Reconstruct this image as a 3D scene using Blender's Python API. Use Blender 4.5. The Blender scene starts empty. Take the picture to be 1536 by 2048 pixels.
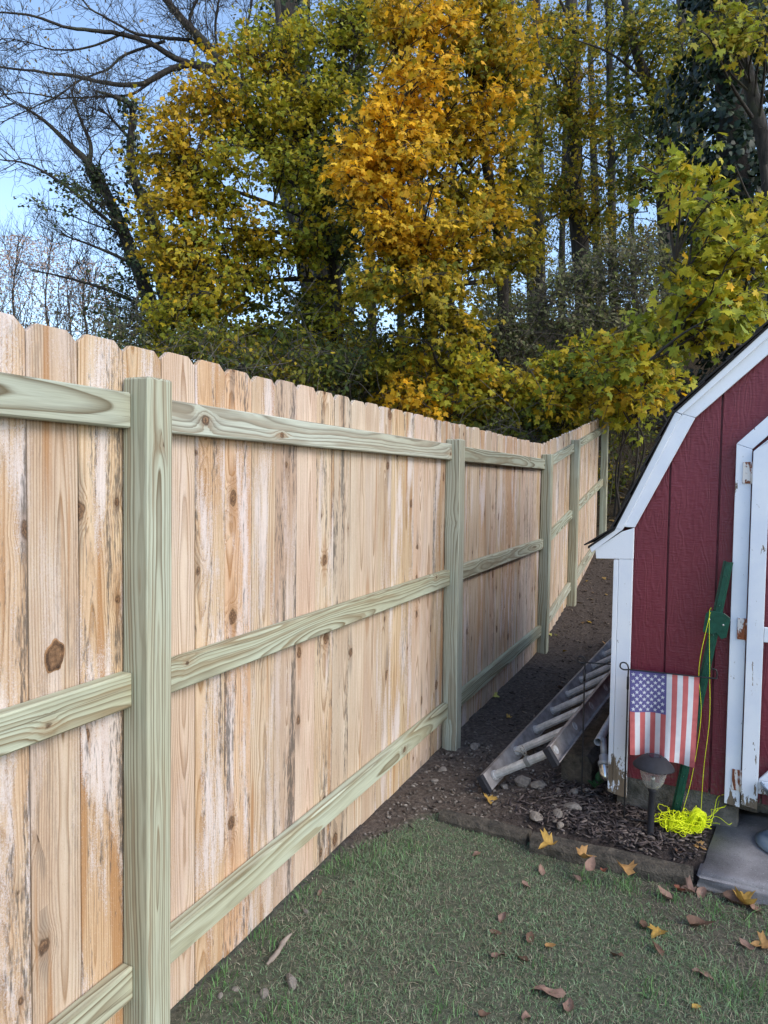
import bpy, bmesh, math, random
import numpy as np
from mathutils import Vector, Matrix

random.seed(7)
rng = np.random.default_rng(11)
scene = bpy.context.scene
C = scene.collection

# ------------------------------------------------------------------ camera
F, PITCH, ROLL, H = 1400.0, .0447, .0125, 1.55        # focal length in photo pixels (1536x2048)
CF = np.array([0, math.cos(PITCH), -math.sin(PITCH)])
_u0 = np.array([0, math.sin(PITCH), math.cos(PITCH)]); _r0 = np.array([1., 0, 0])
CR = _r0*math.cos(ROLL) + _u0*math.sin(ROLL)
CU = _u0*math.cos(ROLL) - _r0*math.sin(ROLL)
cam = bpy.data.cameras.new('camera'); camo = bpy.data.objects.new('camera', cam); C.objects.link(camo)
cam.sensor_fit = 'VERTICAL'; cam.sensor_height = 36; cam.sensor_width = 27; cam.lens = 36*F/2048
cam.clip_start = .05; cam.clip_end = 2000
mw = Matrix.Identity(4)
for i in range(3):
    mw[i][0] = CR[i]; mw[i][1] = CU[i]; mw[i][2] = -CF[i]
mw[2][3] = H
camo.matrix_world = mw
scene.camera = camo

# ------------------------------------------------------------------ light
SUN_AZ, SUN_EL = math.radians(128), math.radians(38)      # azimuth from +Y towards +X
world = bpy.data.worlds.new('World'); scene.world = world; world.use_nodes = True
wt = world.node_tree
sky = wt.nodes.new('ShaderNodeTexSky'); sky.sky_type = 'NISHITA'; sky.sun_disc = False
sky.sun_elevation = SUN_EL; sky.sun_rotation = SUN_AZ; sky.altitude = 100; sky.dust_density = .9; sky.ozone_density = 1.2; sky.air_density = 1.0
bg = wt.nodes['Background']; bg.inputs[1].default_value = .15
wt.links.new(sky.outputs[0], bg.inputs[0])
sl = bpy.data.lights.new('sun', 'SUN'); sl.energy = .85; sl.angle = math.radians(30); sl.color = (1, .9, .76)
so = bpy.data.objects.new('sun', sl); C.objects.link(so)
sdir = Vector((math.sin(SUN_AZ)*math.cos(SUN_EL), math.cos(SUN_AZ)*math.cos(SUN_EL), math.sin(SUN_EL)))
so.rotation_euler = sdir.to_track_quat('Z', 'Y').to_euler(); so.location = sdir*30
vs = scene.view_settings
vs.view_transform = 'Standard'; vs.look = 'None'; vs.exposure = 1.2; vs.gamma = 1

# ------------------------------------------------------------------ geometry helpers
def ray(px, py): return CR*(px-768)/F + CU*(1024-py)/F + CF
def onz(px, py, z):
    d = ray(px, py); return d*(z-H)/d[2] + np.array([0, 0, H])
def atY(px, py, Y):
    d = ray(px, py); return d*Y/d[1] + np.array([0, 0, H])
_d = ray(1420, 968); _d[2] = 0; FD = _d/np.linalg.norm(_d)      # along the fence
FN = np.array([FD[1], -FD[0], 0.])                              # fence normal, towards the yard
FP = 1.3655
def fpt(s, q, z): return FD*s + FN*(q-FP) + np.array([0, 0, z])
UP = np.array([0, 0, 1.])
def unit(v):
    v = np.asarray(v, float); return v/np.linalg.norm(v)
def sstep(a, b, x):
    t = np.clip((x-a)/(b-a), 0, 1); return t*t*(3-2*t)
def frame(x, y, z, o):
    m = Matrix.Identity(4)
    for i in range(3):
        m[i][0] = x[i]; m[i][1] = y[i]; m[i][2] = z[i]; m[i][3] = o[i]
    return m

def link(o, parent=None, mtx=None):
    C.objects.link(o)
    if parent is not None: o.parent = parent
    if mtx is not None: o.matrix_basis = mtx
    return o
def tag(o, label, cat, group=None, kind=None):
    o['label'] = label; o['category'] = cat
    if group: o['group'] = group
    if kind: o['kind'] = kind
    return o
def structure(o): o['kind'] = 'structure'; return o
def thing(name, label, cat, loc=(0, 0, 0), group=None):
    o = bpy.data.objects.new(name, None); o.empty_display_size = .1; C.objects.link(o)
    o.location = tuple(loc); tag(o, label, cat, group); return o
def rel(parent):                       # matrix that brings world coordinates into a thing's own frame
    return Matrix.Translation(-Vector(parent.location))
def mesh(name, V, Fc, mats, smooth=False, midx=None, cols=None):
    me = bpy.data.meshes.new(name)
    me.from_pydata([tuple(map(float, v)) for v in V], [], [tuple(map(int, f)) for f in Fc])
    for m in (mats if isinstance(mats, (list, tuple)) else [mats]): me.materials.append(m)
    if smooth: me.polygons.foreach_set('use_smooth', [True]*len(me.polygons))
    if midx is not None: me.polygons.foreach_set('material_index', list(midx))
    if cols is not None:
        a = me.color_attributes.new('Col', 'FLOAT_COLOR', 'POINT')
        a.data.foreach_set('color', np.asarray(cols, np.float32).ravel())
    me.validate(); me.update(); return me
def fast_mesh(name, V, T, mat, cols=None, smooth=False):   # V (n,3), T (m,k) faces of one size
    me = bpy.data.meshes.new(name); V = np.asarray(V, np.float32); T = np.asarray(T, np.int32)
    k = T.shape[1]
    me.vertices.add(len(V)); me.vertices.foreach_set('co', V.ravel())
    me.loops.add(T.size); me.loops.foreach_set('vertex_index', T.ravel())
    me.polygons.add(len(T)); me.polygons.foreach_set('loop_start', np.arange(0, T.size, k, dtype=np.int32))
    me.polygons.foreach_set('loop_total', np.full(len(T), k, np.int32))
    if smooth: me.polygons.foreach_set('use_smooth', np.ones(len(T), bool))
    me.materials.append(mat)
    if cols is not None:
        a = me.color_attributes.new('Col', 'FLOAT_COLOR', 'POINT')
        c = np.ones((len(V), 4), np.float32); c[:, :3] = cols
        a.data.foreach_set('color', c.ravel())
    me.update(calc_edges=True); return me
def put(name, me, parent=None, world=True, mtx=None):
    o = bpy.data.objects.new(name, me)
    if mtx is None: mtx = Matrix.Identity(4)
    if parent is not None and world: mtx = rel_world(parent) @ mtx
    return link(o, parent, mtx)
def rel_world(p):
    ch = []
    while p is not None: ch.append(p); p = p.parent
    acc = Matrix.Identity(4)
    for q in reversed(ch): acc = acc @ q.matrix_basis
    return acc.inverted()
def bm_mesh(name, bm, mats, smooth=False):
    me = bpy.data.meshes.new(name); bm.to_mesh(me); bm.free()
    for m in (mats if isinstance(mats, (list, tuple)) else [mats]): me.materials.append(m)
    if smooth: me.polygons.foreach_set('use_smooth', [True]*len(me.polygons))
    return me
def box_mesh(name, sx, sy, sz, mat, bev=.003, jitter=0, cuts=0):
    bm = bmesh.new(); bmesh.ops.create_cube(bm, size=1)
    for v in bm.verts: v.co = (v.co.x*sx, v.co.y*sy, v.co.z*sz)
    if cuts:
        bmesh.ops.subdivide_edges(bm, edges=[e for e in bm.edges if abs((e.verts[0].co-e.verts[1].co).z) > sz*.5], cuts=cuts)
        ph = random.random()*9
        for v in bm.verts:
            v.co.x += jitter*math.sin(v.co.z*2.3+ph); v.co.y += jitter*.6*math.sin(v.co.z*3.1+ph*2)
    if bev: bmesh.ops.bevel(bm, geom=[e for e in bm.edges if len(e.link_faces) == 2 and e.calc_face_angle() > .8], offset=bev, segments=1, affect='EDGES')
    return bm_mesh(name, bm, mat)
def prism(name, pts, th, mat, bev=0):
    """polygon pts in local (x,z), thickness th along +y"""
    bm = bmesh.new()
    a = [bm.verts.new((p[0], 0, p[1])) for p in pts]; b = [bm.verts.new((p[0], th, p[1])) for p in pts]
    bm.faces.new(a); bm.faces.new(b[::-1]); k = len(pts)
    for i in range(k): bm.faces.new((a[i], b[i], b[(i+1) % k], a[(i+1) % k]))
    bmesh.ops.recalc_face_normals(bm, faces=bm.faces)
    if bev: bmesh.ops.bevel(bm, geom=list(bm.edges), offset=bev, segments=1, affect='EDGES')
    return bm_mesh(name, bm, mat)
_CS = {k: np.stack([np.cos(2*math.pi*np.arange(k)/k), np.sin(2*math.pi*np.arange(k)/k)], 1) for k in range(3, 41)}
def tube_arrays(path, rad, k=6, cap=True):
    P = np.asarray(path, float); n = len(P)
    R = np.full(n, rad) if np.isscalar(rad) else np.asarray(rad, float)
    T = np.empty_like(P); T[1:-1] = P[2:]-P[:-2]; T[0] = P[1]-P[0]; T[-1] = P[-1]-P[-2]
    T /= np.sqrt((T*T).sum(1))[:, None]+1e-12
    ax = np.linalg.eigh(T.T@T)[1][:, 0]                      # direction the tube runs along least
    u = np.cross(T, ax); u /= np.sqrt((u*u).sum(1))[:, None]+1e-12; w = np.cross(T, u)
    cs = _CS[k]
    V = (P[:, None]+R[:, None, None]*(cs[None, :, :1]*u[:, None]+cs[None, :, 1:]*w[:, None])).reshape(-1, 3)
    i = np.arange(n-1)[:, None]*k; j = np.arange(k)[None]; j1 = (j+1) % k
    Fc = np.stack([i+j, i+j1, i+k+j1, i+k+j], -1).reshape(-1, 4)
    return V, Fc
class Tubes:                                  # many tubes in one mesh of quads
    def __init__(s): s.V = []; s.F = []; s.n = 0
    def add(s, path, rad, k=5):
        V, Fc = tube_arrays(path, rad, k); s.V.append(V); s.F.append(Fc+s.n); s.n += len(V)
    def mesh(s, name, mat, smooth=True):
        return fast_mesh(name, np.concatenate(s.V), np.concatenate(s.F), mat, smooth=smooth)
def tube_mesh(name, path, rad, mat, k=8, caps=True):
    V, Fc = tube_arrays(path, rad, k); n = len(path); Fc = [tuple(f) for f in Fc]
    if caps: Fc = Fc + [tuple(range(k))[::-1], tuple(range((n-1)*k, n*k))]
    return mesh(name, V, Fc, mat, smooth=True)
def smooth_path(pts, n=8):
    P = np.array([np.asarray(p, float) for p in pts]); P = np.concatenate([[2*P[0]-P[1]], P, [2*P[-1]-P[-2]]])
    t = (np.arange(n)/n)[None, :, None]; a, b, c, d = P[:-3, None], P[1:-2, None], P[2:-1, None], P[3:, None]
    out = .5*((2*b)+(-a+c)*t+(2*a-5*b+4*c-d)*t*t+(-a+3*b-3*c+d)*t**3)
    return np.concatenate([out.reshape(-1, 3), P[-2:-1]])
def lathe(name, prof, mat, k=24, smooth=True, flute=0):
    V = []; Fc = []
    for (r, z) in prof:
        for j in range(k):
            t = 2*math.pi*j/k; rr = r*(1+flute*math.cos(k/2*t)); V.append((rr*math.cos(t), rr*math.sin(t), z))
    for i in range(len(prof)-1):
        for j in range(k): Fc.append((i*k+j, i*k+(j+1) % k, (i+1)*k+(j+1) % k, (i+1)*k+j))
    Fc.append(tuple(range(k))[::-1]); Fc.append(tuple(range((len(prof)-1)*k, len(prof)*k)))
    return mesh(name, V, Fc, mat, smooth=smooth)

# ------------------------------------------------------------------ material helpers
def newmat(name):
    m = bpy.data.materials.new(name); m.use_nodes = True; nt = m.node_tree
    return m, nt, nt.nodes['Principled BSDF']
def nd(nt, typ, ins=None, **props):
    n = nt.nodes.new('ShaderNode'+typ)
    for k, v in props.items(): setattr(n, k, v)
    for k, v in (ins or {}).items():
        s = n.inputs[k]
        if isinstance(v, bpy.types.NodeSocket): nt.links.new(v, s)
        elif isinstance(v, bpy.types.Node): nt.links.new(v.outputs[0], s)
        else:
            if s.type == 'RGBA' and len(v) == 3: v = (*v, 1)
            s.default_value = v
    return n
def M(nt, op, a, b=0., c=0., clamp=False):
    n = nd(nt, 'Math', {0: a, 1: b, 2: c}, operation=op); n.use_clamp = clamp; return n.outputs[0]
def ramp(nt, fac, stops, interp='LINEAR'):
    n = nt.nodes.new('ShaderNodeValToRGB'); nt.links.new(fac, n.inputs[0]); cr = n.color_ramp; cr.interpolation = interp
    while len(cr.elements) < len(stops): cr.elements.new(.5)
    for e, (p, c) in zip(cr.elements, stops):
        e.position = p; e.color = (c, c, c, 1) if np.isscalar(c) else (*c, 1)
    return n.outputs[0]
def mixc(nt, fac, a, b, mode='MIX'):
    n = nt.nodes.new('ShaderNodeMix'); n.data_type = 'RGBA'; n.blend_type = mode
    for s, v in ((n.inputs[0], fac), (n.inputs[6], a), (n.inputs[7], b)):
        if isinstance(v, bpy.types.NodeSocket): nt.links.new(v, s)
        else: s.default_value = v if np.isscalar(v) else (*v, 1)
    return n.outputs[2]
def smoothm(nt, x, lo, hi):
    n = nd(nt, 'MapRange', {0: x, 1: lo, 2: hi, 3: 0., 4: 1.}, interpolation_type='SMOOTHSTEP'); n.clamp = True; return n.outputs[0]
def noise(nt, vec, scale, detail=3, rough=.55, dist=0.):
    return nd(nt, 'TexNoise', {'Vector': vec, 'Scale': scale, 'Detail': detail, 'Roughness': rough, 'Distortion': dist}).outputs[0]
def scaled(nt, vec, s): return nd(nt, 'VectorMath', {0: vec, 1: s}, operation='MULTIPLY').outputs[0]
def bump(nt, h, strength, dist, bsdf):
    b = nd(nt, 'Bump', {'Strength': strength, 'Distance': dist, 'Height': h}); nt.links.new(b.outputs[0], bsdf.inputs['Normal']); return b
def setc(nt, bsdf, col, rough=.7):
    if isinstance(col, bpy.types.NodeSocket): nt.links.new(col, bsdf.inputs['Base Color'])
    else: bsdf.inputs['Base Color'].default_value = (*col, 1)
    if isinstance(rough, bpy.types.NodeSocket): nt.links.new(rough, bsdf.inputs['Roughness'])
    else: bsdf.inputs['Roughness'].default_value = rough
def plain(name, col, rough=.6, var=.25, scale=20., bstr=.2, bdist=.002, metal=0., spec=.5, col2=None):
    m, nt, b = newmat(name); co = nd(nt, 'TexCoord').outputs['Object']
    f = noise(nt, co, scale, 5)
    c2 = col2 or tuple(x*(1-var) for x in col); c1 = tuple(min(1, x*(1+var*.6)) for x in col)
    setc(nt, b, ramp(nt, f, [(.3, c2), (.7, c1)]), rough); b.inputs['Metallic'].default_value = metal
    b.inputs['Specular IOR Level'].default_value = spec
    if bstr: bump(nt, noise(nt, co, scale*4, 4), bstr, bdist, b)
    return m

def lumber(name, early, late, mid, spacing, knot_density, picket=False):
    """sawn softwood: growth rings round a pith line, knots that bend them, stains; local z is the board's length"""
    m, nt, b = newmat(name)
    co = nd(nt, 'TexCoord').outputs['Object']; oi = nd(nt, 'ObjectInfo'); R = oi.outputs['Random']
    r2 = M(nt, 'FRACT', M(nt, 'MULTIPLY', R, 37.7)); r3 = M(nt, 'FRACT', M(nt, 'MULTIPLY', R, 91.3)); r4 = M(nt, 'FRACT', M(nt, 'MULTIPLY', R, 173.9))
    off = nd(nt, 'CombineXYZ', {0: M(nt, 'MULTIPLY', r2, 3.), 1: M(nt, 'MULTIPLY', r3, 5.), 2: M(nt, 'MULTIPLY', R, 60.)}).outputs[0]
    p = nd(nt, 'VectorMath', {0: co, 1: off}, operation='ADD').outputs[0]
    xyz = nd(nt, 'SeparateXYZ', {0: co}).outputs
    # knots: scattered points in the (width, length) plane
    pk = nd(nt, 'SeparateXYZ', {0: p}).outputs
    kv = nd(nt, 'CombineXYZ', {0: M(nt, 'MULTIPLY', pk[0], 7.), 1: 0., 2: M(nt, 'MULTIPLY', pk[2], knot_density)}).outputs[0]
    vo = nd(nt, 'TexVoronoi', {'Vector': kv, 'Scale': 1., 'Randomness': .95}, voronoi_dimensions='3D', feature='F1')
    kp = nd(nt, 'VectorMath', {0: kv, 1: vo.outputs['Position']}, operation='SUBTRACT').outputs[0]
    kx = nd(nt, 'SeparateXYZ', {0: kp}).outputs
    dx = M(nt, 'DIVIDE', kx[0], 7.); dz = M(nt, 'DIVIDE', kx[2], knot_density*1.35)
    dk = M(nt, 'SQRT', M(nt, 'ADD', M(nt, 'MULTIPLY', dx, dx), M(nt, 'MULTIPLY', dz, dz)))
    dk = M(nt, 'ADD', dk, M(nt, 'MULTIPLY', M(nt, 'SUBTRACT', noise(nt, scaled(nt, p, (60, 60, 38)), 1., 3, .6), .5), .019))
    krnd = nd(nt, 'SeparateColor', {0: vo.outputs['Color']}).outputs
    krad = M(nt, 'MULTIPLY', smoothm(nt, krnd[0], .45 if picket else .7, 1.), .020 if picket else .013)
    # rings
    lowz = noise(nt, scaled(nt, p, (1.5, 1.5, .55)), 1., 2, .5)
    warp = noise(nt, scaled(nt, p, (9, 9, 1.6)), 1., 3, .5)
    px_ = M(nt, 'ADD', xyz[0], M(nt, 'MULTIPLY', M(nt, 'SUBTRACT', r2, .5), .09))
    y0 = M(nt, 'ADD', M(nt, 'MULTIPLY', r3, .05), .012)
    yy = M(nt, 'ADD', M(nt, 'ADD', xyz[1], y0), M(nt, 'MULTIPLY', M(nt, 'SUBTRACT', lowz, .5), .16))
    rr = M(nt, 'SQRT', M(nt, 'ADD', M(nt, 'MULTIPLY', px_, px_), M(nt, 'MULTIPLY', yy, yy)))
    rr = M(nt, 'ADD', rr, M(nt, 'MULTIPLY', M(nt, 'SUBTRACT', warp, .5), .022))
    kg = M(nt, 'POWER', 2.718, M(nt, 'MULTIPLY', M(nt, 'MULTIPLY', dk, dk), -1/(2*.022**2)))
    kg = M(nt, 'MULTIPLY', kg, M(nt, 'MULTIPLY', krad, 1.6))
    rr = M(nt, 'ADD', rr, kg)
    ringp = M(nt, 'DIVIDE', rr, M(nt, 'MULTIPLY', M(nt, 'ADD', .7, M(nt, 'MULTIPLY', r4, 1.)), spacing))
    fr = M(nt, 'FRACT', ringp)
    lw = ramp(nt, fr, [(0, .25), (.08, 0.), (.45, .12), (.8, .75), (.92, 1.), (1., .3)])
    ringid = nd(nt, 'TexWhiteNoise', {'W': M(nt, 'FLOOR', ringp)}, noise_dimensions='1D').outputs[0]
    lw = M(nt, 'MULTIPLY', lw, M(nt, 'ADD', .45, M(nt, 'MULTIPLY', ringid, .7)))
    blot = noise(nt, scaled(nt, p, (5, 5, 1.1)), 1., 4, .6)
    base = mixc(nt, smoothm(nt, blot, .35, .65), early, mid)
    col = mixc(nt, M(nt, 'MULTIPLY', lw, .95, clamp=True), base, late)
    if not picket:
        bandp = M(nt, 'ADD', M(nt, 'DIVIDE', rr, spacing*3.1), M(nt, 'MULTIPLY', warp, 1.3))
        bnd = ramp(nt, M(nt, 'FRACT', bandp), [(0, 0.), (.5, 0.), (.56, .55), (.86, 1.), (.9, .1), (1, 0.)])
        bnd = M(nt, 'MULTIPLY', bnd, smoothm(nt, noise(nt, scaled(nt, p, (4, 4, 1.7)), 1., 3), .42, .58))
        col = mixc(nt, M(nt, 'MULTIPLY', bnd, .75), col, (.27, .215, .125))
    fib = noise(nt, scaled(nt, p, (320, 320, 9)), 1., 3, .6)
    col = mixc(nt, .35, col, ramp(nt, fib, [(.3, .32), (.7, .68)]), 'OVERLAY')
    hue = nd(nt, 'HueSaturation', {'Hue': M(nt, 'ADD', .492, M(nt, 'MULTIPLY', r4, .016)), 'Saturation': M(nt, 'ADD', .74, M(nt, 'MULTIPLY', r2, .36)),
             'Value': M(nt, 'ADD', .85, M(nt, 'MULTIPLY', r3, .24)), 'Color': col}).outputs[0]
    col = hue
    h = M(nt, 'ADD', M(nt, 'MULTIPLY', lw, .4), M(nt, 'MULTIPLY', fib, .6))
    if picket:
        # orange resin streaks, mould, pale raised fibre left by the saw
        st = noise(nt, scaled(nt, p, (26, 26, .9)), 1., 2, .5)
        stm = M(nt, 'MULTIPLY', smoothm(nt, st, .58, .68), smoothm(nt, r4, .1, .6))
        col = mixc(nt, M(nt, 'MULTIPLY', stm, .7), col, (.38, .18, .06))
        fz = noise(nt, scaled(nt, p, (16, 16, 2.0)), 1., 3, .6); fz2 = noise(nt, scaled(nt, p, (190, 190, 110)), 1., 4, .75, 2.2)
        fzm = M(nt, 'MULTIPLY', smoothm(nt, M(nt, 'ADD', fz, M(nt, 'MULTIPLY', M(nt, 'SUBTRACT', fz2, .5), .62)), .495, .64), smoothm(nt, r2, .15, .6))
        col = mixc(nt, M(nt, 'MULTIPLY', fzm, .72), col, (.76, .70, .69))
        mo = noise(nt, scaled(nt, p, (24, 24, 1.7)), 1., 4, .65); mo2 = noise(nt, scaled(nt, p, (180, 180, 30)), 1., 3, .6)
        mom = M(nt, 'MULTIPLY', smoothm(nt, M(nt, 'ADD', mo, M(nt, 'MULTIPLY', M(nt, 'SUBTRACT', mo2, .5), .5)), .525, .68), smoothm(nt, M(nt, 'FRACT', M(nt, 'MULTIPLY', R, 411.)), .2, .65))
        col = mixc(nt, M(nt, 'MULTIPLY', mom, .82), col, (.085, .075, .065))
        saw = noise(nt, scaled(nt, p, (40, 40, 420)), 1., 2, .5)
        spk = noise(nt, scaled(nt, p, (420, 420, 170)), 1., 3, .7)
        col = mixc(nt, M(nt, 'MULTIPLY', smoothm(nt, spk, .60, .70), M(nt, 'ADD', .12, M(nt, 'MULTIPLY', r3, .45))), col, (.80, .735, .635))
        col = mixc(nt, M(nt, 'MULTIPLY', smoothm(nt, spk, .42, .32), .35), col, (.30, .19, .11))
        h = M(nt, 'ADD', h, M(nt, 'ADD', M(nt, 'MULTIPLY', fzm, .8), M(nt, 'MULTIPLY', saw, .5)))
    # the knots themselves, with brown and grey tails running along the grain
    dzt = M(nt, 'DIVIDE', dz, 5.)
    dkt = M(nt, 'SQRT', M(nt, 'ADD', M(nt, 'MULTIPLY', dx, dx), M(nt, 'MULTIPLY', dzt, dzt)))
    tail = M(nt, 'SUBTRACT', 1., smoothm(nt, M(nt, 'SUBTRACT', M(nt, 'ADD', dkt, M(nt, 'MULTIPLY', M(nt, 'SUBTRACT', fib, .5), .02)), krad), -.006, .008))
    tail = M(nt, 'MULTIPLY', tail, M(nt, 'MULTIPLY', M(nt, 'LESS_THAN', .0025, krad), .5 if picket else .3))
    col = mixc(nt, tail, col, mixc(nt, M(nt, 'GREATER_THAN', krnd[1], .5), (.34, .17, .065), (.16, .13, .105)))
    # checks: fine dark splits along the length
    ck = noise(nt, scaled(nt, p, (260, 260, 2.2)), 1., 2, .5)
    ckm = M(nt, 'MULTIPLY', smoothm(nt, ck, .70, .735), .7)
    col = mixc(nt, ckm, col, (.10, .07, .045)); h = M(nt, 'SUBTRACT', h, M(nt, 'MULTIPLY', ckm, 1.))
    kn = M(nt, 'LESS_THAN', .0025, krad)
    km = M(nt, 'MULTIPLY', M(nt, 'SUBTRACT', 1., smoothm(nt, M(nt, 'SUBTRACT', dk, krad), -.003, .003)), kn)
    halo = M(nt, 'MULTIPLY', M(nt, 'SUBTRACT', 1., smoothm(nt, M(nt, 'SUBTRACT', dk, krad), 0., .02)), kn)
    col = mixc(nt, M(nt, 'MULTIPLY', halo, .22), col, (.33, .18, .08))
    kr = M(nt, 'FRACT', M(nt, 'ADD', M(nt, 'DIVIDE', dk, .0085), .15))
    kc = mixc(nt, kr, (.055, .026, .014), (.33, .18, .09))
    kc = mixc(nt, smoothm(nt, noise(nt, scaled(nt, p, (150, 150, 110)), 1., 3, .7), .45, .6), kc, (.05, .024, .014))
    kc = mixc(nt, smoothm(nt, M(nt, 'SUBTRACT', dk, krad), -.0045, -.0005), kc, (.04, .02, .012))
    col = mixc(nt, M(nt, 'MULTIPLY', km, .82), col, kc)
    h = M(nt, 'SUBTRACT', h, M(nt, 'MULTIPLY', km, .6))
    setc(nt, b, col, .8); b.inputs['Specular IOR Level'].default_value = .25
    bump(nt, h, .45 if picket else .3, .0022, b)
    return m

def painted(name, paint, under, amount, rough=.5, low=None, grime=(.55, .58, .62)):
    """old paint: grime speckle, flaking to bare wood; low=(z0,z1) flakes more towards the bottom edge (world z)"""
    m, nt, b = newmat(name); tc = nd(nt, 'TexCoord'); co = tc.outputs['Object']
    geo = nd(nt, 'NewGeometry').outputs['Position']
    n1 = noise(nt, scaled(nt, geo, (30, 30, 9)), 1., 6, .7, .6); n2 = noise(nt, geo, 6., 3)
    spk = noise(nt, geo, 160., 4, .7)
    col = mixc(nt, M(nt, 'MULTIPLY', smoothm(nt, n2, .35, .75), .6), paint, tuple(p*g for p, g in zip(paint, (.8, .84, .92))))
    col = mixc(nt, M(nt, 'MULTIPLY', smoothm(nt, spk, .6, .72), .5), col, grime)
    th = amount
    fl = n1
    if low:
        z = nd(nt, 'SeparateXYZ', {0: geo}).outputs[2]
        lw = M(nt, 'SUBTRACT', 1., smoothm(nt, z, low[0], low[1]))
        fl = M(nt, 'ADD', n1, M(nt, 'MULTIPLY', lw, .2))
    fm = smoothm(nt, fl, th, th+.025)
    wood = ramp(nt, noise(nt, scaled(nt, geo, (90, 90, 8)), 1., 4), [(.3, tuple(u*.5 for u in under)), (.7, under)])
    col = mixc(nt, fm, col, wood)
    setc(nt, b, col, rough); b.inputs['Specular IOR Level'].default_value = .35
    h = M(nt, 'ADD', M(nt, 'MULTIPLY', M(nt, 'SUBTRACT', 1., fm), 1.), M(nt, 'MULTIPLY', noise(nt, scaled(nt, geo, (200, 200, 20)), 1., 3), .4))
    bump(nt, h, .5, .0012, b)
    return m

# ------------------------------------------------------------------ materials
PICKET = lumber('picket_pine', (.685, .54, .385), (.34, .195, .09), (.58, .40, .255), .0056, 2.3, picket=True)
TREATED = lumber('treated_pine', (.47, .505, .39), (.16, .125, .068), (.44, .445, .315), .0080, 1.2)
WHITE = painted('white_paint', (.76, .80, .86), (.22, .17, .12), .64, low=(.12, .45))
WHITE_TRIM = painted('white_trim_metal', (.77, .81, .87), (.35, .32, .3), .735, rough=.35)
RUST = painted('rusty_white_hinge', (.72, .68, .64), (.30, .09, .035), .47)
BLACKMETAL = plain('black_wrought_metal', (.012, .012, .014), .45, .3, 60)
RUBBER = plain('black_rubber', (.018, .019, .026), .75, .3, 50)
GREENPOST = plain('green_enamel', (.010, .075, .05), .35, .35, 45, .3, .001)
ALU = plain('weathered_aluminium', (.60, .60, .60), .5, .3, 35, .15, .001, metal=.25)
RAILMAT = plain('dirty_brown_fibreglass', (.36, .33, .315), .6, .4, 12, .3, .001, col2=(.17, .15, .14))
PIPE = plain('grey_conduit', (.40, .41, .43), .45, .25, 30, .15, .001, metal=.4)
CHROME = plain('polished_metal', (.62, .63, .62), .16, .2, 20, .1, .001, metal=1.)
OLDTIMBER = plain('weathered_timber', (.10, .085, .066), .95, .4, 26, 1., .012, col2=(.032, .029, .024))
STONE = plain('pale_stone', (.27, .235, .20), .95, .45, 30, 1., .008)
BLUEGREY = plain('blue_grey_plastic', (.15, .20, .26), .4, .2, 20, .1, .001)
SHINGLE = plain('black_shingle', (.022, .021, .023), .95, .5, 120, .8, .003)
TWINE = plain('neon_yellow_twine', (.86, .98, .012), .6, .12, 90, .1, .0005)
STICKM = plain('pale_dead_wood', (.33, .27, .22), .9, .35, 30, .5, .003)

def concrete():
    m, nt, b = newmat('concrete'); g = nd(nt, 'NewGeometry').outputs['Position']
    f = noise(nt, g, 7., 5, .6); s = noise(nt, g, 220., 3, .6)
    col = ramp(nt, f, [(.3, (.17, .165, .175)), (.7, (.30, .295, .305))])
    col = mixc(nt, smoothm(nt, s, .63, .72), col, (.48, .48, .50)); col = mixc(nt, smoothm(nt, s, .4, .28), col, (.07, .07, .075))
    setc(nt, b, col, .9); bump(nt, M(nt, 'ADD', s, f), .6, .003, b); return m
CONCRETE = concrete()
def siding():
    m, nt, b = newmat('barn_red_siding'); g = nd(nt, 'TexCoord').outputs['Object']
    oi = nd(nt, 'ObjectInfo').outputs['Random']
    g = nd(nt, 'VectorMath', {0: g, 1: nd(nt, 'CombineXYZ', {0: oi, 1: 0., 2: M(nt, 'MULTIPLY', oi, 9.)}).outputs[0]}, operation='ADD').outputs[0]
    n1 = noise(nt, scaled(nt, g, (14, 14, 3)), 1., 2, .5)
    rings = M(nt, 'SINE', M(nt, 'MULTIPLY', n1, 75.))
    fine = noise(nt, scaled(nt, g, (55, 55, 130)), 1., 3, .6, .8)
    tick = noise(nt, scaled(nt, g, (22, 22, 150)), 1., 2, .5)
    n3 = noise(nt, g, 3., 4)
    col = ramp(nt, n3, [(.25, (.138, .0175, .029)), (.75, (.175, .0235, .038))])
    col = mixc(nt, M(nt, 'MULTIPLY', smoothm(nt, fine, .62, .75), .25), col, (.30, .10, .11))
    wz = nd(nt, 'NewGeometry').outputs['Position']; zz_ = nd(nt, 'SeparateXYZ', {0: wz}).outputs[2]
    fade = noise(nt, scaled(nt, wz, (7, 7, 1.2)), 1., 4, .6)
    col = mixc(nt, M(nt, 'MULTIPLY', smoothm(nt, fade, .5, .72), .2), col, (.21, .042, .055))
    spl = M(nt, 'MULTIPLY', M(nt, 'SUBTRACT', 1., smoothm(nt, zz_, .2, .55)), smoothm(nt, noise(nt, wz, 38., 4, .65), .45, .65))
    col = mixc(nt, M(nt, 'MULTIPLY', spl, .55), col, (.13, .085, .07))
    setc(nt, b, col, .42); b.inputs['Specular IOR Level'].default_value = .45
    h = M(nt, 'ADD', M(nt, 'MULTIPLY', rings, .28), M(nt, 'ADD', M(nt, 'MULTIPLY', fine, .7), M(nt, 'MULTIPLY', tick, 1.)))
    bump(nt, h, .75, .0022, b); return m
SIDING = siding()
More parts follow.
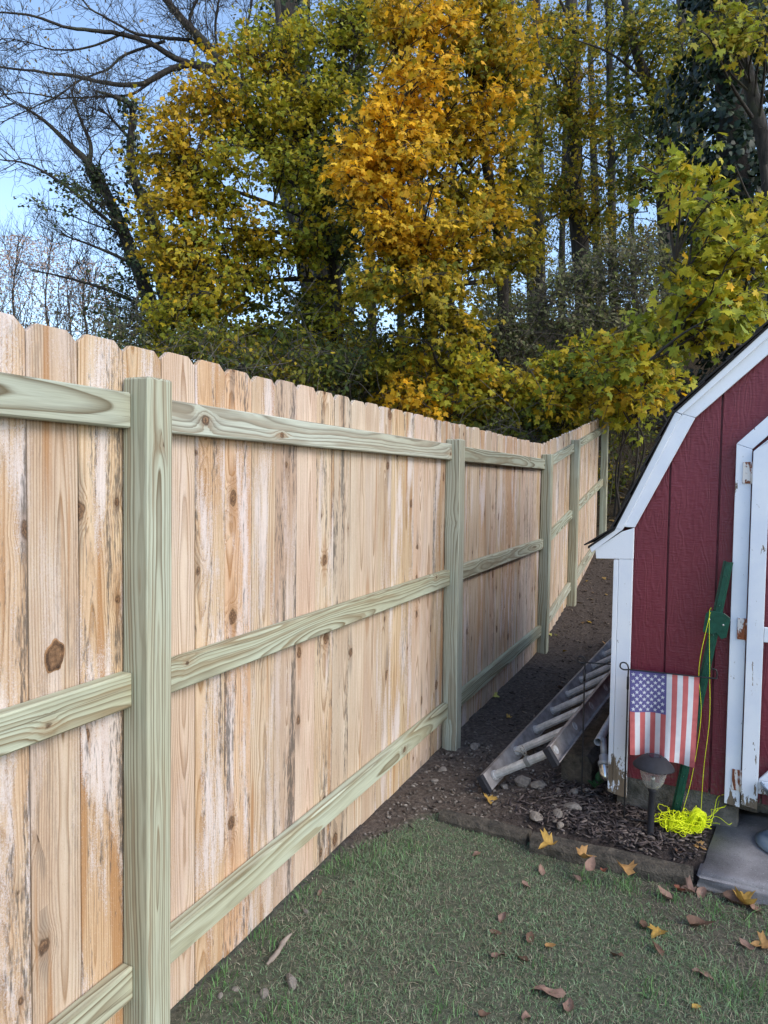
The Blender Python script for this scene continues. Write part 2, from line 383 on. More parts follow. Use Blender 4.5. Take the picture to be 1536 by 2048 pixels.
def colored(name, rough=.75, transl=0., spec=.3):
    """colour per piece from the mesh's own attribute (leaves, chips, blades)"""
    m, nt, b = newmat(name); a = nd(nt, 'VertexColor'); a.layer_name = 'Col'
    g = nd(nt, 'NewGeometry').outputs['Position']
    c = mixc(nt, .3, a.outputs[0], ramp(nt, noise(nt, g, 70., 2), [(.3, .25), (.7, .75)]), 'OVERLAY')
    setc(nt, b, c, rough); b.inputs['Specular IOR Level'].default_value = spec
    if transl:
        t = nd(nt, 'BsdfTranslucent', {'Color': c}); mx = nd(nt, 'MixShader', {0: transl, 1: b.outputs[0], 2: t.outputs[0]})
        nt.links.new(mx.outputs[0], nt.nodes['Material Output'].inputs[0])
    return m
LEAFMAT = colored('foliage', .6, .38)
IVYMAT = colored('ivy_foliage', .45, .15)
GRASSMAT = colored('grass_blades', .65, .2)
CHIPMAT = colored('wood_chips', .9)
DEADLEAF = colored('fallen_leaf_skin', .7, .12)
def bark(name, c1, c2):
    m, nt, b = newmat(name); g = nd(nt, 'NewGeometry').outputs['Position']
    f = noise(nt, scaled(nt, g, (16, 16, 3.5)), 1., 5, .65); l = noise(nt, g, 3., 4)
    col = ramp(nt, f, [(.3, c1), (.7, c2)]); col = mixc(nt, M(nt, 'MULTIPLY', smoothm(nt, l, .5, .7), .4), col, (.10, .12, .07))
    setc(nt, b, col, .95); bump(nt, f, 1., .03, b); return m
BARK = bark('grey_brown_bark', (.014, .012, .011), (.058, .049, .043))
TWIG = plain('twig_bark', (.05, .042, .036), .9, .3, 20, 0)
VINEWOOD = plain('dry_vine_stem', (.10, .088, .075), .9, .3, 20, 0)

# ------------------------------------------------------------------ ground
# yard edge: lawn in front of the timber edging, bed behind it
E0 = onz(640, 1725, 0)[:2]; E1 = onz(880, 1632, .0)[:2]; E2 = onz(1390, 1776, 0)[:2]
def edge_dist(x, y):
    """signed distance behind the lawn's back edge (positive = bed side)"""
    def side(p, q):
        t = (q-p)/np.linalg.norm(q-p); nrm = np.array([-t[1], t[0]]); return (x-p[0])*nrm[0]+(y-p[1])*nrm[1]
    return np.where(x < E1[0], side(E0, E1), side(E1, E2))
FL = onz(1393, 1747, .06); BL = onz(1441, 1608, .06)                     # left edge of the concrete slab
_ph = rng.uniform(0, 6.28, (14, 2)); _fr = rng.normal(0, 1, (14, 2))
def wob(x, y, sc):
    r = 0
    for i in range(14): r = r + np.sin((x*_fr[i, 0]+y*_fr[i, 1])*sc+_ph[i, 0])
    return r/14
def G(x, y):
    x = np.asarray(x, float); y = np.asarray(y, float)
    s = x*FD[0]+y*FD[1]; t = x*FN[0]+y*FN[1]
    z = .155*np.log1p(np.exp(np.clip((s-6.35)*4, -30, 20)))/4
    bed = sstep(.04, .13, edge_dist(x, y))*sstep(-1.2, -.55, t)*sstep(1.6, 2.4, y)
    z = z + bed*.055
    TH_ = math.radians(-27); ca, sa_ = math.cos(TH_), math.sin(TH_)
    dfr = -(x-FL[0])*sa_+(y-FL[1])*ca; e_ = unit(BL[:2]-FL[:2]); dlf = (x-FL[0])*e_[1]-(y-FL[1])*e_[0]
    z = z - .09*sstep(.01, .06, dfr)*sstep(.02, .07, dlf)*(y < 5)
    hl = .62*(y-10.8)+.35*x-1.0
    hl = np.log1p(np.exp(np.clip(hl*1.6, -30, 30)))/1.6
    cap = np.clip(4.9+.16*x, 1.2, 6.2)
    hl = np.where(hl > cap*.6, cap*.6+(cap*.4)*np.tanh((hl-cap*.6)/(cap*.4)), hl)*(1-.9*sstep(26, 70, y))
    z = z + np.clip(hl, 0, None)
    z = z + .012*wob(x, y, 6)*sstep(.6, 1.6, y) + .15*wob(x, y, .8)*sstep(9, 14, y)
    return z
def gz(x, y): return float(G(x, y))

def ground_material():
    m, nt, b = newmat('yard_ground'); a = nd(nt, 'VertexColor'); a.layer_name = 'Col'
    w = nd(nt, 'SeparateColor', {0: a.outputs[0]}).outputs; g = nd(nt, 'NewGeometry').outputs['Position']
    n1 = noise(nt, g, 5., 5, .6); n2 = noise(nt, g, 45., 5, .65); n3 = noise(nt, g, 160., 3, .6)
    lawn = ramp(nt, n2, [(.3, (.06, .07, .048)), (.55, (.12, .128, .088)), (.75, (.18, .172, .128))])
    dirt = ramp(nt, n2, [(.28, (.05, .04, .034)), (.5, (.11, .088, .073)), (.72, (.20, .165, .138))])
    dirt = mixc(nt, smoothm(nt, n3, .64, .72), dirt, (.24, .21, .18))
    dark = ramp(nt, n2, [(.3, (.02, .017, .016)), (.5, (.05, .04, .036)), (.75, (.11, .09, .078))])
    wood = ramp(nt, n2, [(.3, (.02, .016, .011)), (.5, (.05, .038, .024)), (.75, (.11, .08, .042))])
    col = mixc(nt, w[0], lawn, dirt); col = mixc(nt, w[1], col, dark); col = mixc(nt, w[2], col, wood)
    setc(nt, b, col, .95); b.inputs['Specular IOR Level'].default_value = .15
    bump(nt, M(nt, 'ADD', n2, M(nt, 'MULTIPLY', n3, .4)), 1., .012, b); return m
GROUND = ground_material()
def axis(*segs):
    out = []
    for a, b_, st in segs: out += list(np.arange(a, b_, st))
    return np.array(out+[segs[-1][1]])
gx = axis((-500, -60, 44), (-60, -12, 4), (-12, -1.6, .6), (-1.6, 3.2, .035), (3.2, 14, .6), (14, 60, 4), (60, 500, 44))
gy = axis((-60, -4, 7), (-4, .8, .3), (.8, 5, .035), (5, 11, .1), (11, 34, .6), (34, 80, 4), (80, 900, 60))
X, Y = np.meshgrid(gx, gy); Z = G(X, Y)
near = (X > -1.6) & (X < 3.2) & (Y > .8) & (Y < 8)
ED = edge_dist(X, Y)+.05*wob(X, Y, 9)
dirtm = sstep(-.04, .06, ED)
Z = Z + near*dirtm*(.010*wob(X, Y, 34)+.007*wob(Y, X, 75)+rng.normal(0, .0035, X.shape)) + near*(1-dirtm)*rng.normal(0, .002, X.shape)
T_ = X*FN[0]+Y*FN[1]; S_ = X*FD[0]+Y*FD[1]
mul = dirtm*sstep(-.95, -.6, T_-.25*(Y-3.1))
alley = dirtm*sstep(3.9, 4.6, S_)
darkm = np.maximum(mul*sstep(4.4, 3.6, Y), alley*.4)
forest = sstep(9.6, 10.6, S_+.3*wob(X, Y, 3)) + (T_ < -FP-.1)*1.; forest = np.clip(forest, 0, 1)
patch = sstep(.25, .42, wob(X+4, Y, 4))*.5*(1-dirtm)*sstep(-.3, .2, X)                      # bare spots in the lawn
strip = sstep(-FP+.06, -FP+.01, T_)*.4                                     # bare strip under the fence
dm = np.clip(np.maximum(np.maximum(dirtm, patch), strip*(Y < 3.2)), 0, 1)
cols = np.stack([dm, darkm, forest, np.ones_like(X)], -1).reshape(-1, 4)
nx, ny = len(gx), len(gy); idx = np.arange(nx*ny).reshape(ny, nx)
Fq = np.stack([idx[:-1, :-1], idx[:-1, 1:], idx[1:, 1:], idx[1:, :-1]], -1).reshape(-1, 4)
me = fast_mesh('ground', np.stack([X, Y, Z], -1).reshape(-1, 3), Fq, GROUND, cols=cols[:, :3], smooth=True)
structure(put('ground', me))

# ------------------------------------------------------------------ fence
fence = thing('wooden_fence', 'new tall dog-ear wooden privacy fence with pale green posts and rails', 'fence', fpt(1.34, 0, 0))
SL = .155
def rise(s): return SL*max(0, s-6.3)
def lum(name, s0, q0, z0, s1, q1, z1, w, t, bev=.004):
    """a length of lumber from point to point; local z = length, local x = vertical face width, local y = fence normal"""
    a = fpt(s0, q0, z0); b_ = fpt(s1, q1, z1); zz = unit(b_-a); L = np.linalg.norm(b_-a)
    yy = FN; xx = unit(np.cross(yy, zz)); yy = np.cross(zz, xx)
    return put(name, box_mesh(name, w, t, L, TREATED, bev), fence, mtx=frame(xx, yy, zz, (a+b_)/2))
PW = .089
posts = [(-1.10, 1.80), (1.340, 1.803), (3.762, 1.790), (6.232, 1.803), (7.66, 2.012), (9.95, 2.380)]
for i, (s, top) in enumerate(posts):
    c = fpt(s+PW/2, .0445, 0); base = gz(c[0], c[1])-.25
    bm_ = box_mesh('post', PW, PW, top-base, TREATED, .006)
    lean = (.0, .004, -.003, .004, .002, -.004)[i]
    zz = unit(np.array([lean, 0, 1])); xx = unit(FD-zz*(FD@zz)); yy = np.cross(zz, xx)
    put('post', bm_, fence, mtx=frame(xx, yy, zz, (c[0], c[1], (top+base)/2)))
railz = [1.719, 1.006, .231]
for i in range(5):
    s0 = posts[i][0]+PW+.001; s1 = posts[i+1][0]-.001
    for k, z in enumerate(railz):
        j = random.uniform(-.006, .006) if i else 0
        lum('rail', s0, .019, z+j+rise(s0), s1, .019, z+j+rise(s1), .089, .038)
# pickets: every board its own mesh with clipped corners
def picket(w, h, tilt):
    t = .016; e = .026+random.uniform(-.003, .003); eh = .023
    pts = [(-w/2, 0), (w/2, 0), (w/2, h-eh), (w/2-e, h), (-w/2+e, h), (-w/2, h-eh)]
    return prism('picket', [(x, z-h/2) for x, z in pts], t, PICKET, .0012)
s = 1.489-.1395*9
while s < 9.62:
    w = .1395-random.uniform(.0012, .0042)
    sc = s+.06975; top = 1.893+random.uniform(-.006, .006)+rise(sc)*.98; x, y, _ = fpt(sc, -.016, 0)
    bot = max(.02+rise(sc), gz(x, y)-.03) if s > 6 else .015+random.uniform(-.006, .004)
    zz = unit(UP+FD*random.uniform(-.0012, .0012)); xx = unit(FD-zz*(FD@zz)); yy = -np.cross(xx, zz); yy = np.cross(zz, xx)
    q = -.0018+random.uniform(-.0010, .0010)
    c = fpt(sc, q, (top+bot)/2)
    put('picket', picket(w, top-bot, 0), fence, mtx=frame(xx, yy, zz, c))
    s += .1395

# the big split knot low on the near-left boards
KNOTM = plain('split_knot_wood', (.20, .105, .05), .9, .5, 70, 1., .006, col2=(.035, .02, .013))
D_ = ray(110, 1312); kc_ = D_*(-FP/(D_ @ FN))+np.array([0, 0, H]); r = random.Random(4); V = []; Fc = []; NK = 28
prf = [(1.12, .0001), (1.0, .0014), (.84, .0030), (.70, .0012), (.45, .0014), (.15, .0026)]
lob = [1+.12*math.sin(2*a_*.2244+1)+.07*math.sin(5*a_*.2244)+r.uniform(-.04, .04) for a_ in range(NK)]
for f_, hh in prf:
    for a_ in range(NK):
        an = a_*2*math.pi/NK; V.append((f_*lob[a_]*.023*math.cos(an), -hh-r.uniform(0, .0008)*(f_ < 1.2), f_*lob[a_]*.037*math.sin(an)))
for i in range(len(prf)-1):
    for a_ in range(NK): Fc.append((i*NK+a_, i*NK+(a_+1) % NK, (i+1)*NK+(a_+1) % NK, (i+1)*NK+a_))
Fc.append(tuple(range((len(prf)-1)*NK, len(prf)*NK)))
KN2 = plain('knot_rim_wood', (.36, .20, .095), .85, .3, 60, .6, .003, col2=(.17, .09, .04)); KN3 = plain('knot_heart_wood', (.27, .15, .075), .9, .4, 90, .9, .004, col2=(.11, .06, .03))
mi_ = [0]*NK+[1]*NK+[1]*NK+[2]*NK+[2]*NK+[1]
put('split_knot', mesh('split_knot', V, Fc, [KN2, KNOTM, KN3], True, mi_), fence, mtx=frame(FD, -FN, UP, kc_-FN*.0018))['label'] = 'large dark split knot on a near-left board'

# ------------------------------------------------------------------ shed
TH = math.radians(-27); SA = onz(1254, 1555, .2); SA[2] = 0
sa = np.array([math.cos(TH), math.sin(TH), 0]); sb = np.array([-math.sin(TH), math.cos(TH), 0])
shed = thing('garden_shed', 'barn red gambrel garden shed with peeling white trim', 'shed', SA); shed.rotation_euler = (0, 0, TH)
def sh(x, y, z): return SA+sa*x+sb*y+UP*z
XC, DEPTH = 1.10, 2.5
def sput(name, me, parent=None, x=0, y=0, z=0, rot=None):
    p = parent or shed
    m = Matrix.Translation((x, y, z))
    if rot is not None: m = m @ rot
    return link(bpy.data.objects.new(name, me), p, m)
def topz(x):
    x = XC-abs(XC-x)
    return 1.345+(x-.0)*(1.842-1.345)/.238 if x < .238 else 1.842+(x-.238)*.965
def wallpoly(x0, x1, zb, ins=.0):
    ks = [k for k in (.238, XC, 2*XC-.238) if x0 < k < x1]
    return [(x0, zb), (x1, zb), (x1, topz(x1)+.02-ins)]+[(k, topz(k)+.02-ins) for k in reversed(ks)]+[(x0, topz(x0)+.02-ins)]
wall = sput('front_wall', prism('front_wall', wallpoly(-.055, 2*XC+.055, .215, .004), .02, SIDING), y=.013)
gr = [-.056]+[.145+.198*k for k in range(-0, 11)]+[2*XC+.056]
for a, b_ in zip(gr[:-1], gr[1:]):
    g0 = .004
    sput('siding_board', prism('siding_board', [(x, z) for x, z in wallpoly(a+g0, b_-g0, .2+random.uniform(-.006, .006))], .0125, SIDING, .0015), wall, y=-.0132)
for xx_ in (-.06, 2*XC+.04):
    sput('side_wall', box_mesh('side_wall', .02, DEPTH-.09, 1.25, SIDING, .002), x=xx_+.01, y=DEPTH/2+.05, z=.16+.625)
sput('back_wall', prism('back_wall', wallpoly(-.04, 2*XC+.04, .2, .01), .02, SIDING), y=DEPTH-.02)
# roof: lapped shingle courses on three pitches each side
prof = [(-.192, 1.262), (-.076, 1.351), (.160, 1.869), (XC, 1.869+(XC-.160)*.975)]
roof = sput('roof', mesh('roof', *(lambda P, y0, y1: ([(x, y0, z) for x, z in P]+[(x, y1, z) for x, z in P]+[(x, y0, z-.012) for x, z in P]+[(x, y1, z-.012) for x, z in P],
        [(i, i+1, i+1+len(P), i+len(P)) for i in range(len(P)-1)]+[(i+2*len(P), i+3*len(P), i+1+3*len(P), i+1+2*len(P)) for i in range(len(P)-1)]+[(i, i+2*len(P), i+1+2*len(P), i+1) for i in range(len(P)-1)]))
        (prof+[(2*XC-x, z) for x, z in prof[-2::-1]], -.055, DEPTH+.05), SHINGLE))
for side in (0, 1):
    for (x0, z0), (x1, z1) in zip(prof[:-1], prof[1:]):
        L = math.hypot(x1-x0, z1-z0); n_ = max(1, round(L/.14))
        tx, tz = (x1-x0)/L, (z1-z0)/L; nx_, nz_ = -tz, tx
        for k in range(n_):
            a = L*k/n_-.008; e = min(L*(k+1)/n_+.02, L)
            pts = [(x0+tx*a+nx_*.010, z0+tz*a+nz_*.010), (x0+tx*e+nx_*.002, z0+tz*e+nz_*.002), (x0+tx*e+nx_*.0065, z0+tz*e+nz_*.0065), (x0+tx*a+nx_*.0165, z0+tz*a+nz_*.0165)]
            if side: pts = [(2*XC-x, z) for x, z in pts]
            sput('shingle_course', prism('shingle_course', pts, DEPTH+.135, SHINGLE), roof, y=-.068)
def trim(name, pts, y, th, mat=WHITE_TRIM, both=True, bev=.0015, parent=None):
    o = sput(name, prism(name, pts, th, mat, bev), parent, y=y)
    if both: sput(name, prism(name, [(2*XC-x, z) for x, z in pts][::-1], th, mat, bev), parent, y=y)
    return o
UPZ = lambda x, o: 1.869+(x-.160)*.975-o
trim('rake_drip_edge', [(.161, 1.866), (XC-.0006, UPZ(XC, .004)), (XC-.0006, UPZ(XC, .062)), (.188, 1.853)], -.05, .048)
trim('rake_drip_edge', [(-.075, 1.348), (.159, 1.864), (.186, 1.851), (-.045, 1.343)], -.0495, .0475)
trim('rake_drip_edge', [(-.188, 1.262), (-.0765, 1.347), (-.046, 1.342), (-.176, 1.233)], -.0488, .047)
trim('rake_board', [(.1885, 1.856), (XC-.0006, UPZ(XC, .06)), (XC-.0006, UPZ(XC, .138)), (.241, 1.838)], -.031, .017)
trim('rake_board', [(-.045, 1.356), (.1875, 1.855), (.240, 1.8365), (.006, 1.354)], -.0308, .0168)
trim('eave_return', [(-.162, 1.247), (-.048, 1.333), (.004, 1.352), (.004, 1.212), (-.158, 1.205)], -.034, .019, WHITE)
trim('corner_board', [(-.058, .125), (.003, .117), (.003, 1.211), (-.058, 1.208)], -.0325, .0185, WHITE)
trim('corner_board', [(-.080, .132), (-.0595, .127), (-.0595, 1.206), (-.080, 1.204)], -.034, .11, WHITE)
# door in a frame with clipped upper corners
door = sput('door', prism('door', [(.47, .255), (2*XC-.47, .255), (2*XC-.47, 1.69), (2*XC-.66, 1.875), (.66, 1.875), (.47, 1.69)], .012, SIDING), y=-.017)
dt = [[(.403, .185), (.4625, .178), (.4625, 1.699), (.403, 1.722)], [(.403, 1.7235), (.4625, 1.7005), (.650, 1.888), (.625, 1.945)]]
for p in dt: trim('door_frame', p, -.034, .020, WHITE)
trim('door_frame', [(.6515, 1.8885), (2*XC-.6515, 1.8885), (2*XC-.6265, 1.945), (.6265, 1.945)], -.034, .02, WHITE, both=False)
trim('door_stile', [(.4665, .20), (.528, .19), (.528, 1.745), (.4665, 1.690)], -.0335, .016, WHITE, parent=door)
trim('door_stile', [(.4672, 1.6915), (.5285, 1.7465), (.666, 1.884), (.690, 1.83), (.542, 1.684), (.5285, 1.68)][:4], -.0335, .016, WHITE, parent=door)
trim('door_rail', [(.5292, .90), (2*XC-.5292, .90), (2*XC-.5292, .962), (.5292, .962)], -.0330, .0155, WHITE, both=False, parent=door)
trim('door_rail', [(.5292, .26), (2*XC-.5292, .26), (2*XC-.5292, .315), (.5292, .315)], -.0330, .0155, WHITE, both=False, parent=door)
trim('door_brace', [(.5292, .317), (.575, .317), (1.05, .898), (.99, .898)], -.0325, .015, WHITE, parent=door)
trim('door_sill', [(.40, .168), (.53, .16), (.53, .245), (.40, .20)], -.013, .012, OLDTIMBER)
for i, z in enumerate((1.602, .945, .296)):
    h = sput('hinge', prism('hinge', [(.430, z-.045), (.4605, z-.045), (.4605, z+.045), (.430, z+.045)], .005, RUST, .001), y=-.0395)
    link(bpy.data.objects.new('hinge_strap', prism('hinge_strap', [(.469, z-.03), (.56, z-.012), (.56, z+.002), (.469, z+.026)], .005, RUST, .001)), h, Matrix.Translation((0, 0, 0)))
    link(bpy.data.objects.new('hinge_pin', tube_mesh('hinge_pin', [(.4645, -.002, z-.046), (.4645, -.002, z), (.4645, -.002, z+.046)], .0052, RUST, 8)), h, Matrix.Identity(4))
    for (bx_, bz_) in ((.444, -.03), (.444, 0), (.444, .03), (.485, .008), (.505, -.008)):
        link(bpy.data.objects.new('screw', lathe('screw', [(.0035, 0), (.003, .0015), (.001, .002)], RUST, 8)), h, Matrix.Translation((bx_, -.0002, z+bz_)) @ Matrix.Rotation(math.pi/2, 4, 'X'))
# rough concrete footing under the front wall
def rough_block(name, sx, sy, sz, mat, amp=.012, seed=1, cuts=7):
    bm = bmesh.new(); bmesh.ops.create_cube(bm, size=1)
    bmesh.ops.subdivide_edges(bm, edges=bm.edges, cuts=cuts, use_grid_fill=True); r = random.Random(seed)
    p1, p2, p3 = (r.random()*9 for _ in range(3))
    for v in bm.verts:
        v.co = Vector((v.co.x*sx, v.co.y*sy, v.co.z*sz))
        q = v.co*14
        v.co += Vector((math.sin(q.y*1.3+p1)+r.uniform(-.5, .5), math.sin(q.z*1.7+q.x+p2)+r.uniform(-.5, .5), math.sin(q.x*.9+q.y+p3)+r.uniform(-.5, .5)))*amp*.6
    return bm_mesh(name, bm, mat, True)
FOOT = plain('mossy_footing', (.17, .155, .135), .95, .4, 18, 1., .012, col2=(.065, .062, .048))
sput('footing', rough_block('footing', .50, .2, .19, FOOT, .016, 3), x=.20, y=.12, z=.115)
sput('footing', rough_block('footing', .28, .2, .13, FOOT, .012, 5), x=.62, y=.36, z=.115)
sput('floor_frame', box_mesh('floor_frame', 2.1, DEPTH-.3, .06, OLDTIMBER, .004), x=XC, y=DEPTH/2+.12, z=.19)

# ------------------------------------------------------------------ concrete slab at the door
pts = [FL, FL+sa*1.6, BL+sa*1.6, BL]
bm = bmesh.new(); vt = [bm.verts.new((*p[:2], .06)) for p in pts]; vb = [bm.verts.new((*p[:2], -.1)) for p in pts]
bm.faces.new(vt); bm.faces.new(vb[::-1])
for i in range(4): bm.faces.new((vt[i], vb[i], vb[(i+1) % 4], vt[(i+1) % 4]))
bmesh.ops.recalc_face_normals(bm, faces=bm.faces)
bmesh.ops.subdivide_edges(bm, edges=bm.edges, cuts=9, use_grid_fill=True)
for v in bm.verts: v.co += Vector((random.uniform(-1, 1), random.uniform(-1, 1), random.uniform(-1, 1)))*.0025
bmesh.ops.bevel(bm, geom=[e for e in bm.edges if len(e.link_faces) == 2 and e.calc_face_angle() > 1], offset=.014, segments=3, affect='EDGES')
structure(put('concrete_slab', bm_mesh('concrete_slab', bm, CONCRETE, True)))

# ------------------------------------------------------------------ timber edging
def timber(label, A, B, w, h, seed, name='landscape_timber'):
    A = np.asarray(A); B = np.asarray(B); zz = unit(B-A); yy = unit(np.cross(zz, UP)); xx = np.cross(yy, zz); L = np.linalg.norm(B-A)
    bm = bmesh.new(); n_ = max(6, int(L/.06)); r = random.Random(seed); V = []
    sec = [(-.5, -.5), (-.5, .3), (-.32, .5), (.32, .5), (.5, .3), (.5, -.5)]
    for i in range(n_+1):
        V.append([bm.verts.new((h*b_+r.uniform(-.004, .004), w*a+r.uniform(-.004, .004), (i/n_-.5)*L)) for a, b_ in sec])
    for i in range(n_):
        for j in range(6): bm.faces.new((V[i][j], V[i][(j+1) % 6], V[i+1][(j+1) % 6], V[i+1][j]))
    bm.faces.new(V[0][::-1]); bm.faces.new(V[-1]); bmesh.ops.recalc_face_normals(bm, faces=bm.faces)
    o = put(name, bm_mesh(name, bm, OLDTIMBER), mtx=frame(xx, yy, zz, (A+B)/2))
    return tag(o, label, 'timber', 'weathered timbers edging the mulch bed')
tA = onz(884, 1622, .035); tA[2] = -.012; tB = onz(1058, 1662, .05); tB[2] = -.002; timber('short grey weathered timber at the fence end of the bed edging', tA, tB, .085, .095, 1)
tA = onz(1064, 1668, .06); tA[2] = .004; tB = onz(1387, 1738, .06); tB[2] = .006; timber('long dark weathered timber edging, running up to the concrete slab', tA, tB, .092, .105, 2)

def og(px, py):
    """the ground point seen at a photo pixel"""
    p = onz(px, py, 0)
    for _ in range(6): p = onz(px, py, gz(p[0], p[1]))
    return p

# ------------------------------------------------------------------ ladder and what lies beside the shed
LO = onz(974, 1566, .075); LEND = onz(1224, 1292, .27)
lz = unit(LEND-LO); lh = unit(np.cross(lz, UP)); TAU = math.radians(33)
lx = unit(lh*math.cos(TAU)+np.cross(lh, lz)*math.sin(TAU)); ly = np.cross(lz, lx)
LLEN, LW, RD = 3.35, .375, .084
ladder = thing('extension_ladder', 'weathered aluminium-rung ladder lying tilted beside the shed', 'ladder', LO)
LM = frame(lx, ly, lz, LO)
def channel(name, L, depth, fl, t, mat, flip):
    s_ = -1 if flip else 1
    pts = [(0, -depth/2), (s_*fl, -depth/2), (s_*fl, -depth/2+t), (s_*t, -depth/2+t), (s_*t, depth/2-t), (s_*fl, depth/2-t), (s_*fl, depth/2), (0, depth/2)]
    V = [(x, y, 0) for x, y in pts]+[(x, y, L) for x, y in pts]; k = len(pts)
    Fc = [tuple(range(k)), tuple(range(k, 2*k))[::-1]]+[(i, i+k, (i+1) % k+k, (i+1) % k) for i in range(k)]
    me = mesh(name, V, Fc, mat); bm = bmesh.new(); bm.from_mesh(me); bmesh.ops.recalc_face_normals(bm, faces=bm.faces); bm.to_mesh(me); bm.free(); return me
for sx, fl in ((0, True), (LW, False)):
    rl = put('rail', channel('rail', LLEN, RD, .028, .004, RAILMAT, fl), ladder, mtx=LM @ Matrix.Translation((sx, 0, 0)))
    cap = box_mesh('end_cap', .036, RD+.008, .028, RUBBER, .004)
    link(bpy.data.objects.new('end_cap', cap), rl, Matrix.Translation(((-.013 if fl else .013), 0, -.008)))
rprof = []
def ribbed(name, L, r, mat, k=20):
    V = []; Fc = []
    prof_ = [(0, 1.22), (.012, 1.22), (.0125, 1), (L-.0125, 1), (L-.012, 1.22), (L, 1.22)]
    for (x, f) in prof_:
        for j in range(k):
            t = 2*math.pi*j/k; rr = r*f*(1-.07*(j % 2)); V.append((x, rr*math.cos(t), rr*math.sin(t)))
    for i in range(len(prof_)-1):
        for j in range(k): Fc.append((i*k+j, i*k+(j+1) % k, (i+1)*k+(j+1) % k, (i+1)*k+j))
    return mesh(name, V, Fc, mat)
rung_me = ribbed('rung', LW-.004, .0205, ALU); ring_me = lathe('rung_end', [(.021, 0), (.021, .003), (.016, .0036), (.014, .001)], ALU, 18)
for k in range(11):
    z = .085+.3048*k
    rg = put('rung', rung_me, ladder, mtx=LM @ Matrix.Translation((.002, 0, z)))
    link(bpy.data.objects.new('rung_end', ring_me), rg, Matrix.Translation((LW+.0015, 0, 0)) @ Matrix.Rotation(math.pi/2, 4, 'Y'))
# frayed cord tied round the lowest rung
tb = Tubes()
for c in range(4):
    t = np.linspace(0, 6.28, 15); tb.add(np.stack([np.full(15, .205+.006*c)+.002*np.sin(t*3), .0225*np.cos(t), .0225*np.sin(t)], 1), .0026, 5)
for c in range(5): tb.add(smooth_path([(.21, -.02, .01), (.215+random.uniform(-.02, .02), -.05, 0), (.21+random.uniform(-.05, .05), -.075, random.uniform(-.03, .02))], 4), .0022, 4)
o = put('tie_cord', tb.mesh('tie_cord', plain('grey_cord', (.25, .24, .22), .9)), mtx=LM @ Matrix.Translation((0, 0, .085))); tag(o, 'frayed grey cord knotted round the lowest ladder rung', 'cord')

# big old beam under the raised rail
bA = onz(1152, 1548, .10); bd = unit(np.array([lz[0], lz[1], .03]))
timber('thick dark timber beam under the raised ladder rail', bA+bd*.01, bA+bd*2.6+np.array([0, 0, .0]), .15, .19, 4, 'timber_beam'); bpy.data.objects['timber_beam']['group'] = 'old beams beside the shed'
pA = atY(1196, 1484, 3.33); pd = unit(sb+np.array([0, 0, .03])+sa*.02)
pr = .0195
def pipe_mesh(L, ro, ri, mat, k=24):
    V = []; Fc = []
    for r, z in ((ri, .12), (ri, 0), (ro, 0), (ro, L), (ri, L)):
        for j in range(k): t = 6.28318*j/k; V.append((r*math.cos(t), r*math.sin(t), z))
    for i in range(4):
        for j in range(k): Fc.append((i*k+j, i*k+(j+1) % k, (i+1)*k+(j+1) % k, (i+1)*k+j))
    Fc.append(tuple(range(k)))
    return mesh('conduit_pipe', V, Fc, mat, True)
xx = unit(np.cross(pd, UP)); o = put('conduit_pipe', pipe_mesh(2.4, pr, pr*.84, PIPE), mtx=frame(xx, np.cross(pd, xx), pd, pA)); tag(o, 'grey hollow metal pipe with open round end beside shed corner', 'pipe')
cA = atY(1210, 1541, 3.24)
cap_t = thing('metal_fitting', 'shiny silver rounded metal fitting beside the shed corner post', 'fitting', cA)
axx = unit(np.array([-.15, -.75, -.75])); ax2 = unit(np.cross(axx, UP)); FM = frame(ax2, np.cross(axx, ax2), axx, cA)
put('dome', lathe('dome', [(.026, -.022), (.029, -.015), (.029, .0), (.027, .018), (.021, .034), (.012, .046), (.003, .052)], CHROME, 24), cap_t, mtx=FM)
put('collar', lathe('collar', [(.020, -.075), (.024, -.07), (.024, -.045), (.031, -.04), (.031, -.0225)], PIPE, 20), cap_t, mtx=FM)
put('stem', lathe('stem', [(.016, -.16), (.016, -.0755)], PIPE, 16), cap_t, mtx=FM)

